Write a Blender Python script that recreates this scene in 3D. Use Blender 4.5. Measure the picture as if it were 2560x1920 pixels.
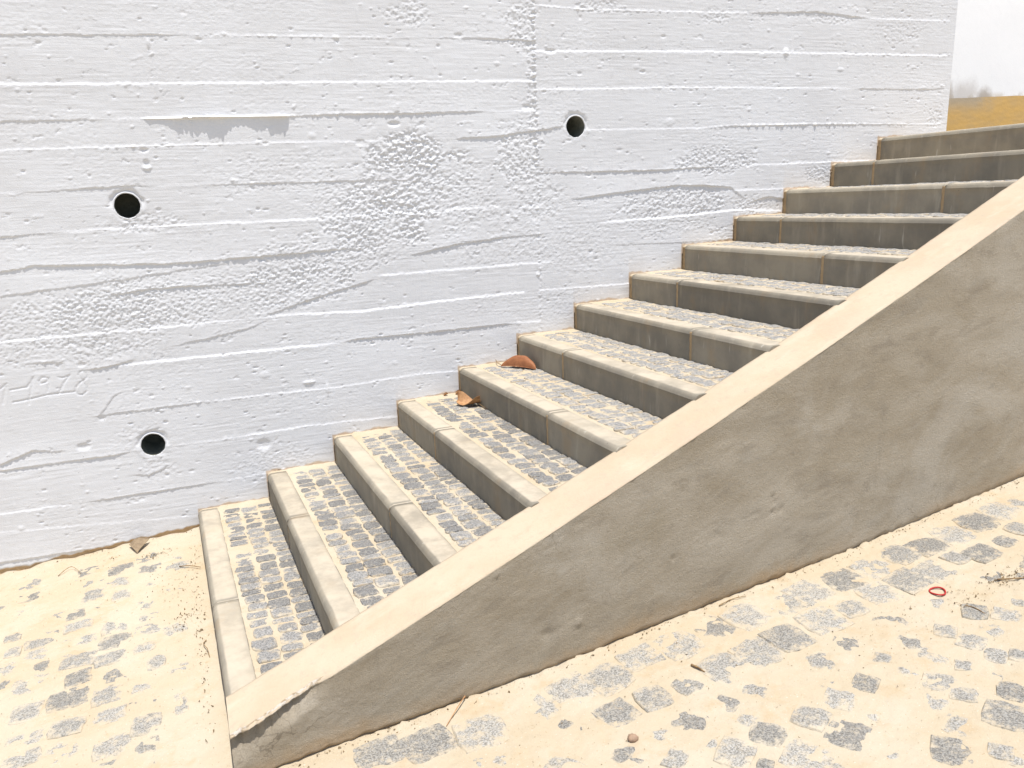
import bpy, bmesh, math, random
import numpy as np
from mathutils import Vector, Matrix

# ------------------------------------------------------------------ camera, sky, sun, exposure
scene = bpy.context.scene
for o in list(bpy.data.objects):
    bpy.data.objects.remove(o)
col = scene.collection
cam_d = bpy.data.cameras.new('camera')
cam = bpy.data.objects.new('camera', cam_d)
col.objects.link(cam)
cam_d.sensor_width = 36.0
cam_d.lens = 29.9225
cam_d.clip_start = 0.05
cam_d.clip_end = 500.0
RIGHT = (0.93102, -0.36348, -0.03299)
UP = (0.12121, 0.22269, 0.96732)
FWD = (0.34426, 0.90459, -0.25139)
cam.matrix_world = Matrix(((RIGHT[0], UP[0], -FWD[0], 0.07578), (RIGHT[1], UP[1], -FWD[1], -4.39584),
                           (RIGHT[2], UP[2], -FWD[2], 1.67029), (0, 0, 0, 1)))
scene.camera = cam

SUN = Vector((0.03, -0.205, 0.978)).normalized()          # towards the sun: almost overhead, grazing the wall
world = bpy.data.worlds.new('World')
scene.world = world
world.use_nodes = True
wn = world.node_tree
wn.nodes.clear()
w_out = wn.nodes.new('ShaderNodeOutputWorld')
w_bg = wn.nodes.new('ShaderNodeBackground')
w_sky = wn.nodes.new('ShaderNodeTexSky')
w_sky.sky_type = 'NISHITA'
w_sky.sun_disc = False
w_sky.sun_elevation = math.asin(SUN.z)
w_sky.sun_rotation = math.atan2(SUN.x, SUN.y)
w_sky.dust_density = 1.5
w_bg.inputs['Strength'].default_value = 0.13
wn.links.new(w_sky.outputs[0], w_bg.inputs[0])
wn.links.new(w_bg.outputs[0], w_out.inputs[0])
sun_d = bpy.data.lights.new('sun', 'SUN')
sun_d.energy = 4.6
sun_d.angle = math.radians(0.53)
sun_d.color = (1.0, 0.975, 0.94)
sun = bpy.data.objects.new('sun', sun_d)
sun.rotation_euler = SUN.to_track_quat('Z', 'Y').to_euler()
sun.location = (0, -2, 8)
col.objects.link(sun)
scene.view_settings.view_transform = 'Standard'
scene.view_settings.look = 'None'
scene.view_settings.exposure = 0.34
scene.view_settings.gamma = 1.0
scene.view_settings.use_curve_mapping = False
scene.render.engine = 'CYCLES'
scene.cycles.max_bounces = 8
scene.cycles.diffuse_bounces = 5

# ------------------------------------------------------------------ numeric helpers
rng = np.random.default_rng(7)
random.seed(7)


def perlin(x, y, seed=0):
    r = np.random.default_rng(1000 + seed)
    p = r.permutation(256)
    p = np.concatenate([p, p])
    a = r.random(256) * 2 * np.pi
    ca, sa = np.cos(a), np.sin(a)
    x, y = np.broadcast_arrays(np.asarray(x, float), np.asarray(y, float))
    x, y = .824 * x + .566 * y + .37 + seed, -.566 * x + .824 * y + .71        # off the lattice axes
    xi = np.floor(x).astype(np.int64); yi = np.floor(y).astype(np.int64)
    xf = x - xi; yf = y - yi
    u = xf * xf * xf * (xf * (xf * 6 - 15) + 10)
    v = yf * yf * yf * (yf * (yf * 6 - 15) + 10)

    def g(ix, iy, fx, fy):
        h = p[p[ix & 255] + (iy & 255)]
        return ca[h] * fx + sa[h] * fy
    n00 = g(xi, yi, xf, yf); n10 = g(xi + 1, yi, xf - 1, yf)
    n01 = g(xi, yi + 1, xf, yf - 1); n11 = g(xi + 1, yi + 1, xf - 1, yf - 1)
    return ((n00 * (1 - u) + n10 * u) * (1 - v) + (n01 * (1 - u) + n11 * u) * v) * 1.4


def sstep(a, b, x):
    t = np.clip((x - a) / (b - a), 0, 1)
    return t * t * (3 - 2 * t)


def mesh_np(name, v, f, smooth=True):
    """mesh from an (n,3) vertex array and an (m,3|4) face array"""
    v = np.asarray(v, np.float32); f = np.asarray(f, np.int32)
    me = bpy.data.meshes.new(name)
    k = f.shape[1]
    me.vertices.add(len(v)); me.vertices.foreach_set('co', v.ravel())
    me.loops.add(f.size); me.loops.foreach_set('vertex_index', f.ravel())
    me.polygons.add(len(f))
    me.polygons.foreach_set('loop_start', np.arange(0, f.size, k, dtype=np.int32))
    me.update(calc_edges=True)
    if smooth:
        me.polygons.foreach_set('use_smooth', np.ones(len(f), bool))
    return me


def grid_faces(nu, nv):
    i, j = np.meshgrid(np.arange(nu - 1), np.arange(nv - 1), indexing='ij')
    a = (i * nv + j).ravel()
    return np.c_[a, a + nv, a + nv + 1, a + 1]


def compact(v, f):
    used = np.unique(f)
    m = np.full(len(v), -1, np.int64); m[used] = np.arange(len(used))
    return v[used], m[f], used


def add(name, me, mat, parent=None, kind=None, loc=None):
    o = bpy.data.objects.new(name, me)
    col.objects.link(o)
    if mat is not None and me is not None and not me.materials:
        me.materials.append(mat)
    if parent is not None:
        o.parent = parent
    if kind:
        o['kind'] = kind
    if loc is not None:
        o.location = loc
    return o


def tag(o, label, cat=None, group=None, kind=None):
    o['label'] = label
    if cat: o['category'] = cat
    if group: o['group'] = group
    if kind: o['kind'] = kind
    return o


def empty(name, loc=(0, 0, 0)):
    o = bpy.data.objects.new(name, None)
    o.location = loc
    o.empty_display_size = 0.1
    col.objects.link(o)
    return o


def attr(me, name, vals):
    a = me.attributes.new(name, 'FLOAT', 'POINT')
    a.data.foreach_set('value', np.asarray(vals, np.float32))


# ------------------------------------------------------------------ materials
class NT:
    def __init__(s, name, rough=0.85, spec=0.25):
        s.m = bpy.data.materials.new(name); s.m.use_nodes = True
        s.t = s.m.node_tree; s.t.nodes.clear()
        s.out = s.t.nodes.new('ShaderNodeOutputMaterial')
        s.b = s.t.nodes.new('ShaderNodeBsdfPrincipled')
        s.b.inputs['Roughness'].default_value = rough
        s.b.inputs['Specular IOR Level'].default_value = spec
        s.t.links.new(s.b.outputs[0], s.out.inputs[0])
        g = s.t.nodes.new('ShaderNodeNewGeometry')
        s.pos = g.outputs['Position']; s.nrm = g.outputs['Normal']

    def n(s, typ, **kw):
        nd = s.t.nodes.new(typ)
        for k, v in kw.items():
            setattr(nd, k, v)
        return nd

    def put(s, sock, v):
        if isinstance(v, bpy.types.NodeSocket): s.t.links.new(v, sock)
        else: sock.default_value = v

    def noise(s, scale, detail=3, rough=0.55, stretch=None, offs=(0, 0, 0), vec=None, dist=0.0, rot=None):
        nd = s.n('ShaderNodeTexNoise')
        nd.inputs['Scale'].default_value = scale; nd.inputs['Detail'].default_value = detail
        nd.inputs['Roughness'].default_value = rough; nd.inputs['Distortion'].default_value = dist
        v = vec or s.pos
        mp = s.n('ShaderNodeMapping')
        mp.inputs['Scale'].default_value = stretch or (1, 1, 1)
        mp.inputs['Location'].default_value = offs
        if rot:
            m2 = s.n('ShaderNodeMapping'); m2.inputs['Rotation'].default_value = rot
            s.t.links.new(v, m2.inputs[0]); v = m2.outputs[0]
        s.t.links.new(v, mp.inputs[0]); s.t.links.new(mp.outputs[0], nd.inputs[0])
        return nd.outputs[0]

    def vor(s, scale, feature='F1', stretch=None):
        nd = s.n('ShaderNodeTexVoronoi', feature=feature)
        nd.inputs['Scale'].default_value = scale
        mp = s.n('ShaderNodeMapping'); mp.inputs['Scale'].default_value = stretch or (1, 1, 1)
        s.t.links.new(s.pos, mp.inputs[0]); s.t.links.new(mp.outputs[0], nd.inputs[0])
        return nd.outputs[0]

    def ramp(s, v, a, b, lo=0.0, hi=1.0):
        nd = s.n('ShaderNodeMapRange', interpolation_type='SMOOTHSTEP')
        s.put(nd.inputs[0], v)
        nd.inputs[1].default_value = a; nd.inputs[2].default_value = b
        nd.inputs[3].default_value = lo; nd.inputs[4].default_value = hi
        return nd.outputs[0]

    def math(s, op, a, b=0.0, c=0.0):
        nd = s.n('ShaderNodeMath', operation=op)
        s.put(nd.inputs[0], a); s.put(nd.inputs[1], b); s.put(nd.inputs[2], c)
        return nd.outputs[0]

    def mix(s, f, a, b):
        nd = s.n('ShaderNodeMix', data_type='RGBA')
        s.put(nd.inputs[0], f)
        for sock, v in ((nd.inputs[6], a), (nd.inputs[7], b)):
            if isinstance(v, tuple): v = v + (1,) if len(v) == 3 else v
            s.put(sock, v)
        return nd.outputs[2]

    def mul(s, c, f):
        nd = s.n('ShaderNodeMix', data_type='RGBA', blend_type='MULTIPLY')
        nd.inputs[0].default_value = 1.0
        s.put(nd.inputs[6], c)
        cb = s.n('ShaderNodeCombineColor')
        for i in range(3): s.put(cb.inputs[i], f)
        s.put(nd.inputs[7], cb.outputs[0])
        return nd.outputs[2]

    def attr(s, name):
        nd = s.n('ShaderNodeAttribute', attribute_name=name)
        return nd.outputs['Fac']

    def sep(s, v):
        nd = s.n('ShaderNodeSeparateXYZ'); s.t.links.new(v, nd.inputs[0]); return nd.outputs

    def rnd(s):
        return s.n('ShaderNodeObjectInfo').outputs['Random']

    def bump(s, h, strength, dist=0.002, prev=None):
        nd = s.n('ShaderNodeBump')
        nd.inputs['Strength'].default_value = strength; nd.inputs['Distance'].default_value = dist
        s.put(nd.inputs['Height'], h)
        if prev is not None: s.t.links.new(prev, nd.inputs['Normal'])
        return nd.outputs[0]

    def fin(s, color, normal=None):
        s.put(s.b.inputs['Base Color'], color + (1,) if isinstance(color, tuple) and len(color) == 3 else color)
        if normal is not None: s.t.links.new(normal, s.b.inputs['Normal'])
        return s.m


def mat_paint():
    k = NT('white_paint', 0.9, 0.15)
    dirt = k.attr('dirt')
    c = k.mix(k.ramp(k.noise(2.2, 4, 0.6), 0.35, 0.7), (0.725, 0.727, 0.735), (0.685, 0.683, 0.687))
    c = k.mix(k.ramp(k.noise(14, 4, 0.6), 0.55, 0.75, 0, 0.5), c, (0.665, 0.66, 0.655))
    pin = k.ramp(k.noise(95, 1, 0.4), 0.80, 0.84)
    c = k.mix(pin, c, (0.25, 0.24, 0.23))
    soil = k.mix(k.noise(40, 3), (0.40, 0.25, 0.12), (0.62, 0.46, 0.28))
    c = k.mix(dirt, c, soil)
    grain = k.noise(60, 3, 0.6, (0.12, 1, 1.6))
    fine = k.noise(210, 3, 0.7)
    nb = k.bump(grain, 0.18, 0.004)
    nb = k.bump(fine, 0.42, 0.0028, nb)
    return k.fin(c, nb)


SAND_A, SAND_B, SAND_C = (0.468, 0.388, 0.272), (0.455, 0.352, 0.226), (0.49, 0.425, 0.322)


def sand_color(k):
    c = k.mix(k.ramp(k.noise(3.2, 4, 0.6), 0.35, 0.68), SAND_A, SAND_C)
    c = k.mix(k.ramp(k.noise(6.5, 6, 0.7, offs=(4, 2, 0)), 0.50, 0.70, 0, 0.8), c, SAND_B)
    return c


def mat_sand():
    k = NT('sand', 0.95, 0.1)
    c = sand_color(k)
    c = k.mix(k.ramp(k.noise(380, 2, 0.6), 0.62, 0.74, 0, 0.45), c, (0.36, 0.26, 0.16))
    c = k.mix(k.ramp(k.noise(90, 3, 0.6, offs=(9, 1, 3)), 0.64, 0.72, 0, 0.6), c, (0.34, 0.235, 0.135))
    c = k.mix(k.ramp(k.noise(150, 2, 0.5, offs=(2, 8, 3)), 0.68, 0.74, 0, 0.6), c, (0.62, 0.57, 0.48))
    nb = k.bump(k.noise(120, 5, 0.75), 0.75, 0.005)
    return k.fin(c, nb)


def mat_granite(name, lo, hi, d0, d1, dm):
    k = NT(name, 0.8, 0.3)
    g = k.mix(k.ramp(k.noise(170, 3, 0.7), 0.36, 0.62), lo, hi)
    g = k.mix(k.ramp(k.noise(330, 2, 0.5, offs=(3, 3, 3)), 0.60, 0.70), g, (0.07, 0.07, 0.076))
    g = k.mix(k.ramp(k.noise(240, 2, 0.5, offs=(7, 1, 2)), 0.63, 0.72), g, (0.40, 0.40, 0.395))
    g = k.mul(g, k.ramp(k.rnd(), 0, 1, 0.80, 1.22))
    dust = k.math('ADD', k.math('MULTIPLY_ADD', k.noise(260, 3, 0.7), 0.30, k.noise(30, 5, 0.7)), k.math('MULTIPLY_ADD', k.attr('rim'), 0.17, k.math('MULTIPLY', k.rnd(), 0.09)))
    g = k.mix(k.ramp(dust, d0, d1, 0, dm), g, sand_color(k))
    g = k.mix(k.ramp(k.noise(110, 3, 0.6, offs=(1, 5, 2)), 0.54, 0.68, 0, 0.4), g, (0.42, 0.36, 0.275))
    nb = k.bump(k.noise(75, 4, 0.65), 0.7, 0.006)
    return k.fin(g, nb)


def mat_kerb():
    k = NT('kerb_concrete', 0.85, 0.25)
    c = k.mix(k.ramp(k.noise(5, 4, 0.6), 0.3, 0.7), (0.268, 0.236, 0.180), (0.190, 0.170, 0.136))
    c = k.mix(k.ramp(k.noise(16, 4, 0.6, (1, 1, 0.18)), 0.52, 0.75, 0, 0.5), c, (0.36, 0.32, 0.25))
    c = k.mix(k.ramp(k.noise(42, 2, 0.5, (1, 1, 0.16), (2, 5, 1)), 0.68, 0.80, 0, 0.45), c, (0.55, 0.52, 0.45))
    c = k.mix(k.ramp(k.noise(7, 4, 0.65, (1, 1, 0.5), (6, 1, 4)), 0.54, 0.72, 0, 0.55), c, (0.27, 0.205, 0.13))
    c = k.mix(k.ramp(k.noise(110, 1, 0.5), 0.75, 0.80, 0, 0.8), c, (0.12, 0.10, 0.08))
    c = k.mul(c, k.ramp(k.rnd(), 0, 1, 0.90, 1.24))
    # wind-blown sand settles on what faces up
    nz = k.sep(k.nrm)[2]
    d = k.math('MULTIPLY', k.ramp(nz, 0.86, 0.99), k.ramp(k.noise(4.5, 5, 0.7, offs=(1, 7, 3)), 0.34, 0.62, 0.35, 0.95))
    c = k.mix(d, c, k.mix(k.noise(9, 3), (0.445, 0.378, 0.282), (0.48, 0.42, 0.328)))
    nb = k.bump(k.noise(190, 4, 0.7), 0.25, 0.002)
    nb = k.bump(k.noise(25, 3, 0.6), 0.2, 0.003, nb)
    return k.fin(c, nb)


def mat_mortar():
    k = NT('ochre_mortar', 0.95, 0.1)
    c = k.mix(k.noise(45, 4), (0.30, 0.20, 0.11), (0.50, 0.37, 0.22))
    return k.fin(c, k.bump(k.noise(160, 3, 0.7), 0.8, 0.004))


def mat_render():
    """grey-brown cement render on the parapet's side"""
    k = NT('cement_render', 0.9, 0.2)
    st = k.noise(2.2, 5, 0.6, (1, 1, 1.8), dist=0.6)
    c = k.mix(k.ramp(st, 0.34, 0.66), (0.362, 0.304, 0.222), (0.445, 0.388, 0.304))
    c = k.mix(k.ramp(k.noise(6, 5, 0.65, (1, 1, 2.2), (3, 1, 0), dist=0.5), 0.50, 0.70, 0, 0.5), c, (0.265, 0.222, 0.168))
    c = k.mix(k.ramp(k.noise(3.1, 4, 0.6, (1, 1, 1.4), (8, 2, 5), dist=0.5), 0.56, 0.72, 0, 0.6), c, (0.37, 0.315, 0.232))
    c = k.mix(k.ramp(k.noise(1.6, 5, 0.65, (1, 1, 1.2), (5, 2, 8), dist=0.7), 0.54, 0.70, 0, 0.6), c, (0.485, 0.438, 0.362))
    cv = k.n('ShaderNodeTexVoronoi', feature='DISTANCE_TO_EDGE'); cv.inputs['Scale'].default_value = 2.3
    wn_ = k.n('ShaderNodeTexNoise'); wn_.inputs['Scale'].default_value = 5.0; wn_.inputs['Detail'].default_value = 5.0
    k.t.links.new(k.pos, wn_.inputs[0])
    vm = k.n('ShaderNodeVectorMath', operation='MULTIPLY_ADD'); k.t.links.new(wn_.outputs['Color'], vm.inputs[0]); vm.inputs[1].default_value = (0.35, 0.35, 0.35); k.t.links.new(k.pos, vm.inputs[2])
    k.t.links.new(vm.outputs[0], cv.inputs[0])
    crk = k.math('MULTIPLY', k.ramp(cv.outputs[0], 0.0, 0.007, 1, 0), k.ramp(k.noise(2.0, 2, 0.5, offs=(1, 1, 7)), 0.52, 0.62, 0, 0.6))
    c = k.mix(crk, c, (0.17, 0.14, 0.10))
    c = k.mix(k.attr('dirt'), c, (0.42, 0.305, 0.185))
    nb = k.bump(k.noise(26, 5, 0.65, (0.30, 1, 1), rot=(0, 0.42, 0)), 0.20, 0.008)
    c = k.mix(k.ramp(k.noise(12, 5, 0.7, (0.22, 1, 1), (1, 2, 6), rot=(0, 0.42, 0)), 0.50, 0.74, 0, 0.32), c, (0.42, 0.385, 0.32))
    c = k.mix(k.ramp(k.noise(300, 2, 0.6), 0.55, 0.72, 0, 0.5), c, (0.19, 0.16, 0.12))
    c = k.mix(k.ramp(k.noise(18, 3, 0.6, (1, 1, 0.07), (4, 0, 0)), 0.64, 0.80, 0, 0.3), c, (0.235, 0.205, 0.16))
    nb = k.bump(k.noise(85, 6, 0.85), 1.0, 0.0065, nb)
    return k.fin(c, nb)


def mat_coping():
    k = NT('coping_cement', 0.9, 0.2)
    c = k.mix(k.ramp(k.noise(4, 5, 0.6, (1, 1, 1)), 0.35, 0.66), (0.455, 0.362, 0.252), (0.48, 0.402, 0.292))
    c = k.mix(k.ramp(k.noise(9, 4, 0.6, (0.35, 1, 1), (2, 3, 1)), 0.55, 0.74, 0, 0.7), c, (0.515, 0.44, 0.33))
    c = k.mix(k.ramp(k.noise(160, 2), 0.68, 0.76, 0, 0.35), c, (0.3, 0.22, 0.14))
    c = k.mix(k.ramp(k.noise(7, 5, 0.7, (1, 1, 1), (5, 5, 1)), 0.60, 0.74, 0, 0.5), c, (0.40, 0.315, 0.22))
    c = k.mix(k.ramp(k.noise(28, 4, 0.7, (1, 1, 1), (2, 9, 1)), 0.52, 0.70, 0, 0.5), c, (0.39, 0.325, 0.245))
    c = k.mix(k.ramp(k.noise(2.6, 5, 0.65, (1, 1, 1), (7, 3, 2)), 0.50, 0.66, 0, 0.5), c, (0.47, 0.35, 0.255))
    nb = k.bump(k.noise(60, 5, 0.7), 0.45, 0.004)
    return k.fin(c, nb)


def mat_broken():
    k = NT('broken_plaster', 0.95, 0.1)
    c = k.mix(k.ramp(k.noise(45, 3), 0.42, 0.6), (0.50, 0.45, 0.38), (0.33, 0.25, 0.16))
    return k.fin(c, k.bump(k.noise(120, 4, 0.7), 0.9, 0.006))


def mat_back():
    k = NT('old_white_plaster', 0.9, 0.15)
    x, y, z = k.sep(k.pos)
    c = k.mix(k.ramp(k.noise(120, 3, 0.6, (0.5, 1, 2.0)), 0.5, 0.75), (0.87, 0.85, 0.82), (0.82, 0.80, 0.77))
    # a grey damp stain just above the ochre band
    hz = k.math('SUBTRACT', z, k.math('MULTIPLY_ADD', x, 0.0225, 1.93))
    damp = k.math('MULTIPLY', k.ramp(hz, 0.0, 0.05, 1, 0), k.ramp(k.noise(7, 4, 0.6, offs=(3, 3, 0)), 0.45, 0.6, 0, 0.6))
    wob = k.math('MULTIPLY_ADD', k.noise(7, 6, 0.72, (1, 1, 0.7)), 0.9, -0.45)
    ms = []
    for bx_, bz_, rx_, rz_ in ((6.14, -0.02, 0.20, 0.24), (6.60, -0.02, 0.13, 0.12), (6.36, 0.02, 0.24, 0.15)):
        dx = k.math('MULTIPLY', k.math('SUBTRACT', x, bx_), 1 / rx_)
        dz = k.math('MULTIPLY', k.math('SUBTRACT', hz, bz_), 1 / rz_)
        rr = k.math('SQRT', k.math('ADD', k.math('MULTIPLY', dx, dx), k.math('MULTIPLY', dz, dz)))
        ms.append(k.ramp(k.math('ADD', rr, k.math('MULTIPLY', wob, 1.5)), 0.30, 1.20, 0.85, 0.0))
    m = k.math('MAXIMUM', k.math('MAXIMUM', ms[0], ms[1]), k.math('MULTIPLY', ms[2], 0.6))
    c = k.mix(damp, c, (0.55, 0.47, 0.36))
    c = k.mix(m, c, k.mix(k.noise(8, 4), (0.33, 0.275, 0.22), (0.50, 0.44, 0.365)))
    return k.fin(c, k.bump(k.noise(60, 4, 0.65), 0.14, 0.004))


def mat_ochre():
    k = NT('ochre_paint', 0.9, 0.15)
    x, y, z = k.sep(k.pos)
    c = k.mix(k.ramp(k.noise(6, 4, 0.6, (1, 1, 2)), 0.35, 0.7), (0.63, 0.39, 0.13), (0.57, 0.37, 0.15))
    hz = k.math('SUBTRACT', k.math('MULTIPLY_ADD', x, 0.0225, 1.93), z)
    s = k.math('MULTIPLY', k.ramp(hz, 0.0, 0.15, 1, 0), k.ramp(k.math('ADD', x, k.math('MULTIPLY', k.noise(7, 4, 0.65), 0.5)), 6.75, 7.0, 1, 0.1))
    c = k.mix(k.math('MULTIPLY', s, 0.9), c, (0.42, 0.35, 0.255))
    return k.fin(c, k.bump(k.noise(45, 4, 0.65, (1, 1, 1)), 0.25, 0.004))


def mat_plain(name, a, b, scale=60, rough=0.8, bs=0.3):
    k = NT(name, rough, 0.25)
    return k.fin(k.mix(k.ramp(k.noise(scale, 4, 0.6), 0.35, 0.65), a, b), k.bump(k.noise(scale * 1.5, 3), bs, 0.002))


M_PAINT, M_SAND, M_KERB = mat_paint(), mat_sand(), mat_kerb()
M_GRAN = mat_granite('granite_setts', (0.118, 0.114, 0.108), (0.272, 0.263, 0.246), 0.77, 0.95, 0.9)
M_GRAN2 = mat_granite('granite_cobbles', (0.145, 0.136, 0.118), (0.352, 0.332, 0.292), 0.70, 0.93, 0.93)
M_MORT, M_REND, M_COPE, M_BROK = mat_mortar(), mat_render(), mat_coping(), mat_broken()
M_BACK, M_OCHRE = mat_back(), mat_ochre()
M_PIPE = mat_plain('pipe_inside', (0.17, 0.175, 0.145), (0.22, 0.22, 0.18))
M_LEAF = mat_plain('dry_leaf', (0.225, 0.085, 0.036), (0.30, 0.120, 0.050), 45, 0.6, 0.25)
M_LEAF2 = mat_plain('pale_dry_leaf', (0.44, 0.25, 0.115), (0.34, 0.175, 0.08), 60, 0.65, 0.25)
M_DULL = mat_plain('dull_brown_leaf', (0.20, 0.145, 0.09), (0.27, 0.20, 0.125), 60, 0.8, 0.3)
M_TWIG = mat_plain('twig_bark', (0.16, 0.10, 0.05), (0.30, 0.20, 0.10))
M_CRUMB = mat_plain('soil_crumb', (0.11, 0.075, 0.04), (0.26, 0.18, 0.09))
M_RED = mat_plain('red_rubber', (0.46, 0.035, 0.03), (0.36, 0.03, 0.028), 200, 0.5, 0.3)
M_PEBB = mat_plain('brown_pebble', (0.36, 0.24, 0.16), (0.28, 0.19, 0.13), 80)

# ------------------------------------------------------------------ measures of the place (metres)
GO, RI = 0.3577, 0.1455            # going and rise of a step
SKEW, CROSS = 0.0225, 0.0395       # steps run slightly askew and rise a little towards the parapet
NST = 13
WALL_END = 4.862


def par_in(x): return -(1.889 - 0.0933 * x)     # inner face of the parapet
PT = 0.23


def step_z(n, y): return RI * (n - 1) - CROSS * y


def nose_x(n, y): return GO * (n - 1) - SKEW * y


_bx = [-40, -10, -.9, 0, .35, .59, 1.19, 1.56, 1.725, 2.454, 2.96, 3.244, 3.594, 6, 12, 60]
_bz = [-1.2, -.77, -.126, -.062, -.042, -.036, -.006, .022, .032, .079, .128, .152, .183, .38, .8, 1.2]


def zg(x, y):
    x, y = np.asarray(x, float), np.asarray(y, float)
    yf = -2.119 + .0933 * np.clip(x, 0, 6)
    return np.interp(x, _bx, _bz) - np.where(y > yf, .017, .010) * (np.maximum(y, -9) - yf)


_tp = np.polyfit([.04, .488, .775, 1.051, 1.16, 1.698, 1.865, 2.814, 2.982, 3.67, .371, .582, .945, 1.305, 1.552, 2.847, 3.04, 3.368],
                 [.109, .254, .357, .461, .513, .727, .788, 1.184, 1.263, 1.534, .214, .284, .423, .567, .671, 1.204, 1.277, 1.403], 2)


def par_top(x): return np.polyval(_tp, x)

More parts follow.
